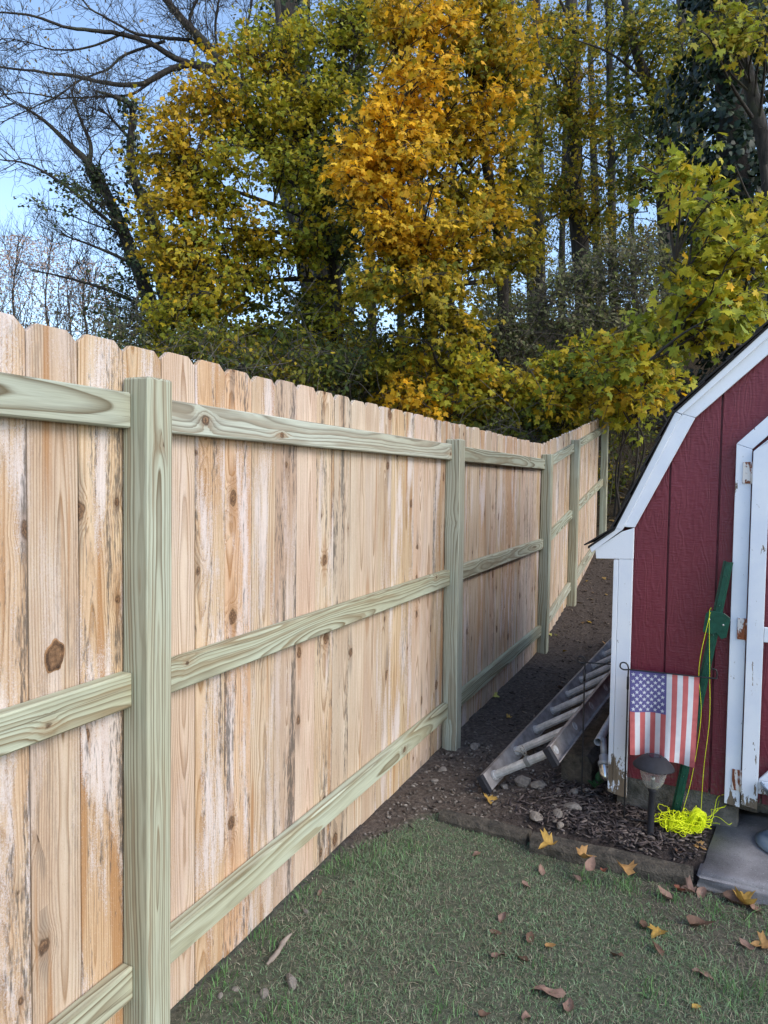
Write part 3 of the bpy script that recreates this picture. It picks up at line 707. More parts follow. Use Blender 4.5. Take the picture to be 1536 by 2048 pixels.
# ------------------------------------------------------------------ garden flag stands
def stand(label, base, top_px, arm_px, Yb):
    b_ = np.array(base); zt = atY(*top_px, b_[1])[2]; top = np.array([b_[0], b_[1], zt]); end = onz(*arm_px, zt)
    end = top+(end-top)
    ad = unit(end-top); st = thing('flag_stand', label, 'flag stand', b_, 'black wire garden flag stands')
    path = [b_-UP*.08, b_+UP*.2, top-UP*.05]
    lp = [top-UP*.05, top-UP*.012, top+UP*.006-ad*.012, top+UP*.004-ad*.03, top-UP*.014-ad*.034, top-UP*.024-ad*.02, top-UP*.022+ad*.004]
    put('pole', tube_mesh('pole', smooth_path(path, 4), .0037, BLACKMETAL, 8), st)
    L = np.linalg.norm(end-top)
    put('top_loop', tube_mesh('top_loop', smooth_path(lp, 5), .0033, BLACKMETAL, 8), st)
    arm = [top-UP*.0215+ad*.003, top-UP*.022+ad*L*.5, top-UP*.022+ad*(L-.015), top-UP*.018+ad*(L-.002), top+UP*.0+ad*L, top+UP*.016+ad*(L-.006), top+UP*.018+ad*(L-.022)]
    put('arm', tube_mesh('arm', smooth_path(arm, 5), .0033, BLACKMETAL, 8), st)
    put('sleeve', tube_mesh('sleeve', [top-UP*.055, top-UP*.085, top-UP*.11], .0056, BLACKMETAL, 8), st)
    put('ground_bar', tube_mesh('ground_bar', [b_+UP*.015, b_+ad*.05+UP*.012, b_+ad*.10+UP*.01], .003, BLACKMETAL, 6), st)
    put('prong', tube_mesh('prong', [b_+ad*.10+UP*.012, b_+ad*.10-UP*.03, b_+ad*.10-UP*.08], .003, BLACKMETAL, 6), st)
    return top, ad, L
sb1 = og(1248, 1640)
sb2 = og(1163, 1592)
FT, FA, FLn = stand('black wire flag stand holding the small striped flag', sb1, (1240, 1329), (1434, 1347), 0)
stand('black wire flag stand with an empty arm, nearest the ladder', sb2, (1164, 1316), (1338, 1327), 0)

# ------------------------------------------------------------------ flag: cloth with sewn pattern
def cloth(name, col, col2):
    m, nt, b = newmat(name); g = nd(nt, 'TexCoord').outputs['Object']
    w = noise(nt, g, 900., 2); n2 = noise(nt, g, 25., 3)
    setc(nt, b, mixc(nt, smoothm(nt, n2, .3, .7), col, col2), .85); b.inputs['Specular IOR Level'].default_value = .2
    bump(nt, w, .4, .0006, b)
    t = nd(nt, 'BsdfTranslucent', {'Color': (*col, 1)}); mx = nd(nt, 'MixShader', {0: .18, 1: b.outputs[0], 2: t.outputs[0]})
    nt.links.new(mx.outputs[0], nt.nodes['Material Output'].inputs[0]); return m
CR_ = cloth('flag_red', (.60, .165, .16), (.53, .135, .135)); CW = cloth('flag_white', (.74, .76, .80), (.66, .69, .74)); CB = cloth('flag_blue', (.15, .135, .33), (.12, .11, .28))
FWd, FHt = FLn*.795, .372
nrm = unit(np.cross(FA, UP));  nrm = nrm if nrm[1] < 0 else -nrm           # towards the camera
hang = FT-UP*.0225+FA*.006
def flagpt(u, v, off=0):
    """u across 0..1, v down 0..1"""
    x = u*FWd*(1-.035*v*v)+.012*v*(1-u)
    sag = .006*math.sin(u*9)*v+.012*v*u
    y = .026*math.sin(u*9.5+v*1.8+.6)*v**.7+.03*sstep(.75, 1., u)*sstep(.6, 1., v)+.006*math.sin(u*15+1)*v+.018*v*v*(u-.5)+.0008*math.sin(v*70)*(1. if (u < .07 or u > .93) else .25)
    if v < .02: y += .004
    return hang+FA*x-UP*(v*FHt+sag)+nrm*(y+off+.004)
NU, NV = 52, 48
V = [flagpt(i/NU, j/NV) for j in range(NV+1) for i in range(NU+1)]; Fc = []; mi = []
for j in range(NV):
    for i in range(NU):
        a = j*(NU+1)+i; Fc.append((a, a+NU+1, a+NU+2, a+1)); u = (i+.5)/NU; v = (j+.5)/NV
        st = int(u*13)
        mi.append(2 if (u < 7/13 and v < .485) else (0 if st % 2 == 0 else 1))
V2 = list(V)
for r_ in range(11):
    cnt = range(0, 9)
    for c_ in cnt:
        if (r_+c_) % 2: continue
        cu = (c_+1)/10*7/13; cv = .016+(r_+.65)/11.6*.468
        ring = []
        for k in range(10):
            rad = (.0098 if k % 2 == 0 else .0040); an = -math.pi/2+k*math.pi/5
            ring.append(flagpt(cu+rad*math.cos(an)/FWd, cv+rad*math.sin(an)/FHt, .0006))
        b0 = len(V2); V2.append(flagpt(cu, cv, .0007)); V2 += ring
        for k in range(10): Fc.append((b0, b0+1+(k+1) % 10, b0+1+k)); mi.append(1)
fo = put('garden_flag', mesh('garden_flag', V2, Fc, [CR_, CW, CB], False, mi)); tag(fo, 'small vertical stars and stripes flag on the wire stand', 'flag')
fo.data.polygons.foreach_set('use_smooth', [True]*len(fo.data.polygons))

# ------------------------------------------------------------------ solar path light
lb = og(1300, 1670)
slt = thing('solar_light', 'black solar path light with ribbed clear lens in front of the flag', 'path light', lb)
tilt = Matrix.Translation(Vector(lb)) @ Matrix.Rotation(.03, 4, 'Y') @ Matrix.Rotation(-.02, 4, 'X')
put('stake', lathe('stake', [(.013, -.1), (.014, .0), (.0135, .185), (.018, .19), (.019, .20), (.012, .205)], RUBBER, 18), slt, mtx=tilt)
gm, nt, b = newmat('clear_plastic_lens'); co_ = nd(nt, 'TexCoord').outputs['Object']
setc(nt, b, ramp(nt, noise(nt, co_, 30., 3), [(.3, (.45, .45, .43)), (.7, (.6, .6, .58))]), .12)
tp = nd(nt, 'BsdfTransparent', {'Color': (.93, .93, .91, 1)}); lw_ = nd(nt, 'LayerWeight', {'Blend': .35}).outputs['Facing']
mx = nd(nt, 'MixShader', {0: M(nt, 'ADD', .16, M(nt, 'MULTIPLY', lw_, .5)), 1: tp.outputs[0], 2: b.outputs[0]}); nt.links.new(mx.outputs[0], nt.nodes['Material Output'].inputs[0])
put('lens', lathe('lens', [(.018, .207), (.030, .209), (.042, .230), (.051, .262), (.056, .297)], gm, 40, True, .012), slt, mtx=tilt)
cp = put('cap', lathe('cap', [(.050, .300), (.080, .292), (.084, .294), (.083, .298), (.076, .308), (.0745, .309), (.066, .319), (.0645, .320), (.054, .330), (.050, .332), (.040, .339), (.0, .342)], RUBBER, 40), slt, mtx=tilt)
cell = prism('solar_cell', [(-.022, -.022), (.022, -.022), (.022, .022), (-.022, .022)], .002, plain('solar_cell', (.02, .02, .035), .2, .3, 90, 0))
link(bpy.data.objects.new('solar_cell', cell), cp, Matrix.Translation((0, 0, .3405)) @ Matrix.Rotation(math.pi/2, 4, 'X'))
put('led_post', lathe('led_post', [(.008, .206), (.006, .23), (.010, .235), (.010, .25), (.0, .255)], plain('dull_silver', (.5, .5, .48), .3, .2, 30, 0, metal=.8), 12), slt, mtx=tilt)

# ------------------------------------------------------------------ green steel post leaning on the wall
ub = og(1345, 1640)-UP*.03
ut = sh(.388, -.055, 1.228)
uz = unit(ut-ub); UL = np.linalg.norm(ut-ub); ux = unit(sa-uz*(sa@uz)); uy = np.cross(uz, ux)
up_ = thing('steel_fence_post', 'dark green steel fence post leaning on the red shed wall', 'post', ub); UM = frame(ux, uy, uz, ub)
pts = [(x_*.78, y_*.9) for x_, y_ in [(-.024, .0), (-.0245, -.004), (-.014, -.006), (-.012, -.022), (.012, -.022), (.014, -.006), (.0245, -.004), (.024, 0), (.012, -.002), (.0095, -.018), (-.0095, -.018), (-.012, -.002)]]
k = len(pts); zs = np.linspace(0, UL, 25)
V = [(x, y, z) for z in zs for x, y in pts]; Fc = [tuple(range(k))[::-1], tuple(range((len(zs)-1)*k, len(zs)*k))]
for i in range(len(zs)-1):
    for j in range(k): Fc.append((i*k+j, i*k+(j+1) % k, (i+1)*k+(j+1) % k, (i+1)*k+j))
put('channel', mesh('channel', V, Fc, GREENPOST), up_, mtx=UM)
pl = put('anchor_plate', prism('anchor_plate', [(-.045, -.05), (-.006, -.05), (.006, -.04), (.03, -.062), (.048, -.05), (.048, .035), (.02, .05), (-.036, .048), (-.048, .03)], .003, GREENPOST, .0008), up_, mtx=UM @ Matrix.Translation((.004, -.0255, UL*.782)))
for bx_, bz_ in ((.026, 0.), (-.03, .01)):
    link(bpy.data.objects.new('rivet', lathe('rivet', [(.004, 0), (.0035, .002), (.001, .003)], ALU, 10)), pl, Matrix.Translation((bx_, -.0003, bz_)) @ Matrix.Rotation(math.pi/2, 4, 'X'))
for zf in np.linspace(.1, .95, 9): put('stud', lathe('stud', [(.004, 0), (.0035, .003), (.001, .004)], GREENPOST, 8), up_, mtx=UM @ Matrix.Translation((0, -.0222, UL*zf)) @ Matrix.Rotation(math.pi/2, 4, 'X'))
# builder's line hanging from the plate into a tangle
tw = Tubes(); tc = og(1368, 1662); hk = np.array([tc[0]+.02, tc[1]-.01, gz(tc[0], tc[1])+.03])
pt = ub+uz*UL*.80-uy*-.0-np.array([0, 0, 0])+ux*-.028; pt = pt-uy*0+unit(np.cross(ux, uz))*.03
e1 = hk+np.array([.045, .0, .03]); e2 = hk+np.array([-.03, .02, .03])
mid = (pt+e1)/2+sa*.018-sb*.01
tw.add(smooth_path([pt+uz*.04, pt, pt*.7+e1*.3+sa*.012, mid, e1*.75+pt*.25+sa*.004, e1], 6), .0010, 5)
tw.add(smooth_path([pt+uz*.02, pt*.75+e2*.25-sa*.012, pt*.5+e2*.5+sa*.022+sb*.03, pt*.2+e2*.8+sa*.02+sb*.02, e2], 6), .0010, 5)
r = np.random.default_rng(5)
for i in range(80):                       # loose loops
    c = hk+np.array([r.normal(-.035, .045), r.normal(0, .022), abs(r.normal(.0, .018))])
    R1, R2 = r.uniform(.018, .06), r.uniform(.01, .03); ax = unit(r.normal(0, 1, 3)*[.5, .5, 1]+[0, 0, .5]); bx_ = unit(np.cross(ax, r.normal(0, 1, 3))); cx_ = np.cross(ax, bx_)
    t = np.linspace(0, 6.28*r.uniform(.7, 1.6), 22); p = c+np.outer(R1*np.cos(t), bx_)+np.outer(R2*np.sin(t), cx_)+r.normal(0, .0016, (22, 3))
    p[:, 2] = np.maximum(p[:, 2], gz(c[0], c[1])+.004); tw.add(p, .0015, 4)
for i in range(130):                       # tight hank
    c = hk+np.array([.018, -.02, .024])+r.normal(0, .004, 3); t = np.linspace(0, 6.28, 16)+r.uniform(0, 6)
    R1, R2 = .050*r.uniform(.7, 1.05), .030*r.uniform(.5, 1.05); bx_ = unit(np.array([.35, -.1, 1])+r.normal(0, .16, 3)); cx_ = unit(np.cross(bx_, r.normal(0, .3, 3)+[0, 1, 0]))
    p = c+np.outer(R1*np.cos(t), bx_)+np.outer(R2*np.sin(t), cx_); p[:, 2] = np.maximum(p[:, 2], gz(c[0], c[1])+.003); tw.add(p, .0016, 4)
for i in range(5):                        # stray ends over the slab
    a0 = hk+np.array([.05, 0, .02]); pp = [a0]
    for q in range(5): pp.append(pp[-1]+np.array([.028*r.uniform(.6, 1.2), r.normal(0, .03), r.normal(.008, .016)]))
    P_ = smooth_path(pp, 5); P_[:, 2] = np.maximum(P_[:, 2], .066); tw.add(P_, .0014, 4)
o = put('builders_line', tw.mesh('builders_line', TWINE)); tag(o, 'tangled neon yellow builders line hanging from the green post', 'string')

# ------------------------------------------------------------------ stand cut off by the right edge of the photo
sc_ = onz(1520, 1697, .061)+np.array([.135, .0, 0])
ps = thing('plant_stand', 'blue grey round footed stand on the slab, cut off by the right edge', 'stand', sc_)
PM = Matrix.Translation(Vector(sc_))
put('foot', lathe('foot', [(.130, .001), (.137, .006), (.136, .014), (.125, .022), (.108, .027), (.104, .022), (.06, .03), (.03, .05)], BLUEGREY, 48), ps, mtx=PM)
put('column', lathe('column', [(.026, .045), (.02, .08), (.02, .17), (.034, .2)], BLUEGREY, 24), ps, mtx=PM)
put('bowl', lathe('bowl', [(.03, .19), (.07, .195), (.105, .215), (.122, .245), (.126, .25), (.122, .254), (.10, .225), (.02, .205)], BLUEGREY, 48), ps, mtx=PM)

# ------------------------------------------------------------------ stones, stick, fallen leaves, weed
def rock_mesh(seed, sx, sy, sz):
    bm = bmesh.new(); bmesh.ops.create_icosphere(bm, subdivisions=2, radius=.5); r_ = random.Random(seed)
    dirs = [Vector((r_.uniform(-1, 1), r_.uniform(-1, 1), r_.uniform(-1, 1))).normalized() for _ in range(9)]; ds = [r_.uniform(.26, .44) for _ in dirs]
    for v in bm.verts:
        for d_, l_ in zip(dirs, ds):
            e = v.co.dot(d_)-l_
            if e > 0: v.co -= d_*e*.85
        v.co *= 1+r_.uniform(-.04, .04); v.co = Vector((v.co.x*sx, v.co.y*sy, v.co.z*sz))
    return bm_mesh('rock', bm, STONE)
ROCKS = [(583, 1960, 38, 'large tan stone lying alone on the lawn near the fence'), (612, 1822, 16, 'small pale stone in the lawn beyond the dead stick'),
 (472, 1976, 15, 'small cream stone by the tallest grass tuft at the fence foot'), (440, 1990, 14, 'pale round pebble between grass tufts beside the near fence post'), (528, 1985, 22, 'reddish stone half buried in the bare lawn patch'),
 (950, 1490, 30, 'flat white stone just right of the second post foot'), (886, 1538, 24, 'tan stone against the fence foot left of the second post'), (868, 1560, 18, 'small grey stone at the fence foot before the second post'),
 (1046, 1562, 44, 'big tan stone under the lowest ladder rung'), (1078, 1568, 36, 'broken tan stone beneath the raised ladder rail'), (1118, 1580, 24, 'tan stone between the ladder end and the beam'),
 (1147, 1583, 26, 'tan stone at the end of the timber beam'), (1172, 1579, 22, 'pale stone beside the small green weed'), (1146, 1611, 38, 'flat pale stone on the mulch below the beam'),
 (1110, 1612, 18, 'round grey stone left of the flat pale stone'), (1116, 1625, 30, 'grey tan stone left of the empty flag stand'), (1073, 1630, 34, 'long white stone nearest the timber edging'),
 (1120, 1648, 22, 'small white stone among the mulch chips'), (1062, 1622, 15, 'small white pebble touching the long white stone'), (1108, 1640, 13, 'tiny white pebble above the small white stone'),
 (1010, 1572, 26, 'dusty tan stone beside the ladder foot'), (1235, 1705, 14, 'pale pebble in the mulch by the light stake')]
for i, (px, py, sz, lab) in enumerate(ROCKS):
    p = og(px, py); d_ = np.linalg.norm(p-[0, 0, H]); w = sz/F*d_; z = gz(p[0], p[1]); p = onz(px, py, z+w*.15)
    o = put('rock', rock_mesh(i, w, w*random.uniform(.6, .8), w*random.uniform(.5, .65)), mtx=Matrix.Translation((p[0], p[1], z+w*.06)) @ Matrix.Rotation(random.uniform(0, 6), 4, 'Z') @ Matrix.Rotation(random.uniform(-.2, .2), 4, 'X'))
    tag(o, lab, 'stone', 'loose stones on the ground')
a = onz(534, 1929, .012); b_ = onz(584, 1866, .016)
sp = smooth_path([a, a*.66+b_*.34+[.006, 0, .004], a*.3+b_*.7-[.004, 0, 0], b_], 5); R_ = np.interp(np.linspace(0, 1, len(sp)), [0, .1, .8, 1], [.004, .0085, .0075, .002])
tag(put('stick', tube_mesh('stick', sp, R_*(1+.1*np.random.default_rng(3).normal(0, 1, len(sp))), STICKM, 9)), 'pale dead stick lying in the lawn by the fence', 'stick')

MAPLE = np.array([(0, 0), (.30, -.10), (.24, .10), (.56, .22), (.44, .34), (.52, .52), (.22, .46), (.16, .72), (.0, 1.0), (-.16, .72), (-.22, .46), (-.52, .52), (-.44, .34), (-.56, .22), (-.24, .10), (-.30, -.10)])
OVAL = np.array([(0, 0), (.16, .12), (.25, .38), (.21, .68), (.0, 1.0), (-.21, .68), (-.25, .38), (-.16, .12)])
def leaf_mesh(shape, L, curl, col, seed, stem=True):
    r_ = np.random.default_rng(seed); S = shape; k = len(S); V = []
    mid = np.array([(0, .06), (0, .36), (0, .7)])
    P = np.concatenate([S, S*.55+np.array([0, .17]), [(0, .36)]])
    ph = r_.uniform(0, 6); cx, cy = curl*r_.uniform(.5, 1.2), curl*r_.uniform(-.3, .9)
    z = cx*np.abs(P[:, 0])**1.3*1.2+cy*(P[:, 1]-.4)**2*1.1+.06*np.sin(P[:, 0]*9+P[:, 1]*7+ph)*curl*1.5
    V = np.stack([P[:, 0], P[:, 1]-.35, z], 1)*L
    Fc = [(i, (i+1) % k, k+(i+1) % k, k+i) for i in range(k)]+[(k+i, k+(i+1) % k, 2*k) for i in range(k)]
    c = np.ones((len(V), 4)); c[:, :3] = np.array(col)*r_.uniform(.8, 1.15, (len(V), 1)); c[:k, :3] *= .85; c[2*k, :3] *= 1.15
    return V, Fc, c
def put_leaf(px, py, kind, L, lab, col, curl, zoff=.006, zg=None, name='fallen_leaf'):
    p = onz(px, py, 0 if zg is None else zg)
    for _ in range(4): p = onz(px, py, (gz(p[0], p[1]) if zg is None else zg)+zoff)
    V, Fc, c = leaf_mesh(MAPLE if kind == 'm' else OVAL, L, curl, col, px)
    me = mesh(name, V, Fc, DEADLEAF, True, None, c)
    if kind == 'm':
        Vs, Fs = tube_arrays([(0, -.35*L, 0), (.01, -.6*L, .004), (.03*L, -.85*L, .002)], .0011, 4); bm = bmesh.new(); bm.from_mesh(me); bm.free()
    zmin = V[:, 2].min()
    o = put(name, me, mtx=Matrix.Translation((p[0], p[1], p[2]-zmin*.6)) @ Matrix.Rotation(random.uniform(0, 6.3), 4, 'Z') @ Matrix.Rotation(random.uniform(-.35, .35), 4, 'X') @ Matrix.Rotation(random.uniform(-.35, .35), 4, 'Y'))
    return tag(o, lab, 'leaf', 'fallen leaves on the ground')
Ye, Og, Br, Pk, Rd, Lg = (.50, .31, .075), (.42, .24, .09), (.16, .095, .065), (.30, .19, .145), (.22, .08, .05), (.52, .50, .13)
LV = [(978, 1601, 'm', .075, Ye, .5, 'yellow maple leaf on bare dirt below the ladder foot'), (1096, 1692, 'm', .085, Ye, .9, 'upright yellow maple leaf against the joint of the edging timbers'),
 (1168, 1716, 'm', .085, Og, .7, 'orange maple leaf lying on the long edging timber'), (1178, 1736, 'o', .10, Pk, .5, 'pale tan leaf half under the orange leaf at the edging'), (1206, 1744, 'o', .055, Rd, .8, 'small red brown leaf at the foot of the edging timber'),
 (1250, 1742, 'm', .085, Og, .6, 'tan maple leaf leaning on the edging timber'), (1316, 1867, 'm', .075, Ye, .35, 'bright yellow maple leaf lying alone in the green lawn'), (990, 1392, 'm', .085, Lg, .3, 'pale yellow green maple leaf on dirt beside the second post'),
 (1017, 1435, 'm', .05, Ye, .5, 'small yellow leaf on dark dirt left of the ladder rungs'), (1335, 1796, 'o', .09, Pk, .7, 'pinkish curled leaf left of the leaf pile at the slab corner'), (1357, 1780, 'o', .075, Rd, .9, 'red brown leaf in the pile by the slab corner'),
 (1378, 1784, 'm', .07, Pk, .9, 'pale crumpled leaf in the pile by the slab corner'), (1404, 1784, 'o', .085, Pk, .6, 'tan leaf standing against the slab corner'), (1463, 1800, 'o', .12, Br, .8, 'long brown leaf along the slab front'),
 (1490, 1808, 'm', .09, Ye, .9, 'yellow leaf tucked along the slab front'), (1512, 1818, 'o', .10, Pk, .6, 'pale brown leaf at the slab front by the photo edge'), (1084, 1744, 'o', .07, Pk, .7, 'pink brown leaf on the lawn below the upright yellow leaf'),
 (956, 1709, 'o', .06, Pk, .6, 'tan leaf on thin lawn near the short edging timber'), (1049, 1771, 'o', .055, Pk, .8, 'small pale curled leaf left of the pink brown leaf'), (1157, 1759, 'o', .05, Pk, .7, 'small pale leaf on lawn below the orange leaf'),
 (1005, 1840, 'o', .07, Pk, .7, 'pale leaf on the lawn left of its middle'), (988, 1868, 'o', .055, Br, .8, 'brown curled leaf just below the pale mid-lawn leaf'), (994, 1912, 'o', .085, Pk, .5, 'pinkish leaf in the middle of the lawn'),
 (1058, 1882, 'o', .075, Br, .9, 'dark brown curled leaf in the middle of the lawn'), (1098, 1893, 'o', .05, Og, .7, 'small orange brown leaf right of the dark curled leaf'), (1040, 1918, 'o', .06, Br, .9, 'brown leaf right of the pinkish mid-lawn leaf'),
 (1392, 1851, 'o', .12, Br, .8, 'long brown curled leaf in the lawn below the slab corner'), (1287, 1853, 'o', .08, Br, .8, 'brown crumpled leaf left of the bright yellow lawn leaf'), (1318, 1904, 'o', .07, Br, .9, 'dark leaf below the bright yellow lawn leaf'),
 (1238, 1912, 'o', .06, Br, .8, 'small brown leaf standing in the right part of the lawn'), (1399, 1946, 'o', .085, Pk, .6, 'dusty pink leaf in the thick lawn at the right'), (1498, 1897, 'o', .075, Pk, .7, 'pink brown leaf at the right edge of the lawn'),
 (1526, 1892, 'm', .07, Og, .6, 'orange leaf cut by the right photo edge'), (1075, 1981, 'o', .075, Pk, .5, 'pale tan leaf near the bottom of the lawn'), (1113, 1990, 'o', .10, Pk, .6, 'long tan leaf near the bottom, upper of two touching'),
 (1137, 2020, 'o', .08, Pk, .6, 'long tan leaf near the bottom, lower of two touching'), (1051, 2036, 'o', .06, Pk, .8, 'curled tan leaf at the bottom edge of the photo'), (1395, 2014, 'o', .055, Ye, .4, 'small pale yellow leaf at the lower right of the lawn'),
 (963, 2033, 'o', .05, Br, .8, 'dark little leaf at the bottom edge left of the curled tan one'), (1399, 1693, 'm', .055, Og, .6, 'orange leaf on mulch beside the slab'), (1357, 1706, 'o', .07, Br, .9, 'brown leaf on mulch between light stake and slab'),
 (1410, 1628, 'o', .07, Og, .8, 'tan orange leaf behind the yellow tangle'), (1163, 1168, 'm', .12, Ye, .6, 'yellow maple leaf on dirt beside the fourth post'), (1105, 1272, 'm', .09, Lg, .4, 'pale yellow leaf on dirt right of the third post'),
 (1212, 1290, 'm', .10, Og, .5, 'orange leaf on dirt above the far ladder end'), (1122, 1374, 'o', .08, Br, .5, 'flat brown leaf on dirt in the alley'), (1148, 1395, 'o', .07, Pk, .5, 'pale leaf on dirt just left of the ladder rail'), (640, 1790, 'o', .05, Pk, .7, 'small tan leaf on thin grass near the fence foot')]
for (px, py, k_, L, col, cu, lab) in LV: put_leaf(px, py, k_, L*(.88 if k_ == 'm' else .8), lab, col, cu*1.25, zg=(.062 if (1685 < py < 1748 and 1085 < px < 1260) else None))
# weed by the shed corner
wb = og(1193, 1585); wd = thing('weed', 'small green weed growing at the shed corner', 'plant', (wb[0], wb[1], gz(wb[0], wb[1])))
for i in range(9):
    V, Fc, c = leaf_mesh(OVAL, .05, .4, (.045, .13, .05), i+50); an = i*.7+random.uniform(-.2, .2)
    put('leaf', mesh('leaf', V+np.array([0, .028, 0]), Fc, LEAFMAT, True, None, c), wd, mtx=Matrix.Translation(Vector(wd.location)+Vector((0, 0, .012+.004*i))) @ Matrix.Rotation(an, 4, 'Z') @ Matrix.Rotation(.5+.05*i, 4, 'X'))
put('stem', tube_mesh('stem', [wb*[1, 1, 0]+[0, 0, gz(wb[0], wb[1])-.01], wb*[1, 1, 0]+[0, 0, gz(wb[0], wb[1])+.02], wb*[1, 1, 0]+[0, 0, gz(wb[0], wb[1])+.05]], .003, TWIG, 6), wd)

# ------------------------------------------------------------------ lawn, mulch, litter (nobody could count these)
def blades(n, xr, yr, keep, h, w, pal, wts, seed, lean=.5):
    r = np.random.default_rng(seed); x = r.uniform(*xr, n); y = r.uniform(*yr, n); k = keep(x, y, r); x, y = x[k], y[k]; n = len(x)
    z = G(x, y)-.004; hh = r.uniform(h[0], h[1], n)*(.75+.5*sstep(-.3, .3, wob(x, y, 7))); ww = r.uniform(w[0], w[1], n); an = r.uniform(0, 6.283, n)
    ld = r.uniform(0, 6.283, n); ll = np.abs(r.normal(0, lean, n))
    sx, sy = np.cos(an)*ww, np.sin(an)*ww; lx_, ly_ = np.cos(ld)*ll*hh, np.sin(ld)*ll*hh
    B = np.stack([x, y, z], 1)
    def P(fx, t): return np.stack([x+sx*fx+lx_*t*t, y+sy*fx+ly_*t*t, z+hh*t*(1-.35*np.minimum(ll, 1)*t)], 1)
    V = np.stack([P(-1, 0), P(1, 0), P(-.75, .55), P(.75, .55), P(0, 1)], 1).reshape(-1, 3)
    b0 = (np.arange(n)*5)[:, None, None]; T = (np.array([[0, 1, 3], [0, 3, 2], [2, 3, 4]])[None]+b0).reshape(-1, 3)
    ci = r.choice(len(pal), n, p=np.array(wts)/sum(wts)); c = np.array(pal)[ci]*r.uniform(.7, 1.3, (n, 1)); c = np.repeat(c, 5, 0)
    return V, T, c
def lawn_keep(x, y, r):
    t = x*FN[0]+y*FN[1]; ed = edge_dist(x, y)+.05*wob(x, y, 9)
    p = np.clip(.42+.9*sstep(-.35, .25, wob(x, y, 3.1)-.10*wob(x+3, y, 9)+.18*sstep(.2, 1.3, x)), .18, 1)
    p = p*np.where(sstep(.25, .42, wob(x+4, y, 4)) > .5, .35, 1)*(.35+.65*sstep(-FP, -FP+.22, t+.05*wob(x, y, 15)))
    return (ed < .0) & (t > -FP+.004) & (r.uniform(0, 1, len(x)) < p) & ~((x > FL[0]-.02) & ((x-FL[0])*sa[1]*-1+(y-FL[1])*sa[0] > -.005))
PAL = [(.21, .32, .17), (.165, .28, .13), (.27, .365, .22), (.39, .36, .255), (.30, .255, .18)]
V1, T1, c1 = blades(210000, (-1.0, 2.3), (.95, 3.25), lawn_keep, (.009, .026), (.0008, .0017), PAL, [4.5, 4, 2.5, 2.8, 1.8], 1, 1.1)
V2_, T2_, c2 = blades(6000, (-1.0, 2.3), (.95, 3.25), lambda x, y, r: lawn_keep(x, y, r) & (wob(x+9, y, 8) > .12), (.03, .055), (.0010, .0018), [(.11, .23, .08), (.15, .28, .11)], [1, 1], 2, .6)
V3, T3, c3 = blades(60000, (-1.0, 2.3), (.95, 3.3), lambda x, y, r: (edge_dist(x, y) < .05) & (x*FN[0]+y*FN[1] > -FP+.02), (.006, .014), (.0012, .0022), [(.33, .30, .22), (.24, .215, .155), (.17, .17, .115)], [1, 1, 1], 3, 2.6)
TC = np.array([og(px, py)[:2] for px, py in ((400, 2010), (440, 1960), (480, 2020), (385, 1985), (560, 2030), (600, 1790), (690, 1730), (660, 1745), (740, 1715), (520, 1870), (1255, 1770), (1180, 1765), (1330, 1800), (1430, 1825), (1500, 1850), (1460, 1980), (1515, 1990), (820, 1700), (900, 2030), (1300, 1990))])
V4, T4, c4 = blades(60000, (-1.0, 2.3), (.95, 3.25), lambda x, y, r: (np.min([(x-a)**2+(y-b_)**2 for a, b_ in TC], 0) < np.abs(r.normal(0, .045, len(x)))**2) & (edge_dist(x, y) < .0) & (x*FN[0]+y*FN[1] > -FP+.01), (.03, .065), (.0010, .0020), [(.10, .23, .07), (.15, .29, .10), (.20, .30, .15)], [1, 1, .6], 12, .7)
Vg = np.concatenate([V1, V2_, V3, V4]); Tg = np.concatenate([T1, T2_+len(V1), T3+len(V1)+len(V2_), T4+len(V1)+len(V2_)+len(V3)]); c3 = np.concatenate([c3, c4])
tag(put('grass', fast_mesh('grass', Vg, Tg, GRASSMAT, np.concatenate([c1, c2, c3]))), 'thin grey green autumn lawn grass with straw', 'grass', kind='stuff')

def chips(n, xr, yr, keep, L, W, Tk, pal, seed, zj=.012):
    r = np.random.default_rng(seed); x = r.uniform(*xr, n); y = r.uniform(*yr, n); k = keep(x, y, r); x, y = x[k], y[k]; n = len(x)
    z = G(x, y)+r.uniform(0, zj, n); l = r.uniform(*L, n)/2; w = r.uniform(*W, n)/2; t = r.uniform(*Tk, n)/2; an = r.uniform(0, 6.283, n); pi_ = r.normal(0, .22, n)
    u = np.stack([np.cos(an)*np.cos(pi_), np.sin(an)*np.cos(pi_), np.sin(pi_)], 1); v = np.stack([-np.sin(an), np.cos(an), r.normal(0, .25, n)], 1); v /= np.linalg.norm(v, axis=1)[:, None]; w_ = np.cross(u, v)
    Cn = np.array([(sx, sy, sz) for sz in (-1, 1) for sy in (-1, 1) for sx in (-1, 1)], float)
    Vv = []
    for (sx, sy, sz) in Cn:
        tp = r.uniform(.45, 1, n)
        Vv.append(np.stack([x, y, z], 1)+u*(sx*l)[:, None]+v*(sy*w*tp)[:, None]+w_*(sz*t)[:, None])
    V = np.stack(Vv, 1).reshape(-1, 3); Fb = np.array([[0, 2, 3, 1], [4, 5, 7, 6], [0, 1, 5, 4], [2, 6, 7, 3], [0, 4, 6, 2], [1, 3, 7, 5]])
    T = (Fb[None]+(np.arange(n)*8)[:, None, None]).reshape(-1, 4); c = np.array(pal)[r.integers(0, len(pal), n)]*r.uniform(.65, 1.35, (n, 1))
    return V, T, np.repeat(c, 8, 0)
def slab_in(x, y): return ((x-FL[0])*sa[0]+(y-FL[1])*sa[1] > -.03-.0*x) & ((x-FL[0])*(BL-FL)[1]-(y-FL[1])*(BL-FL)[0] > -.01)
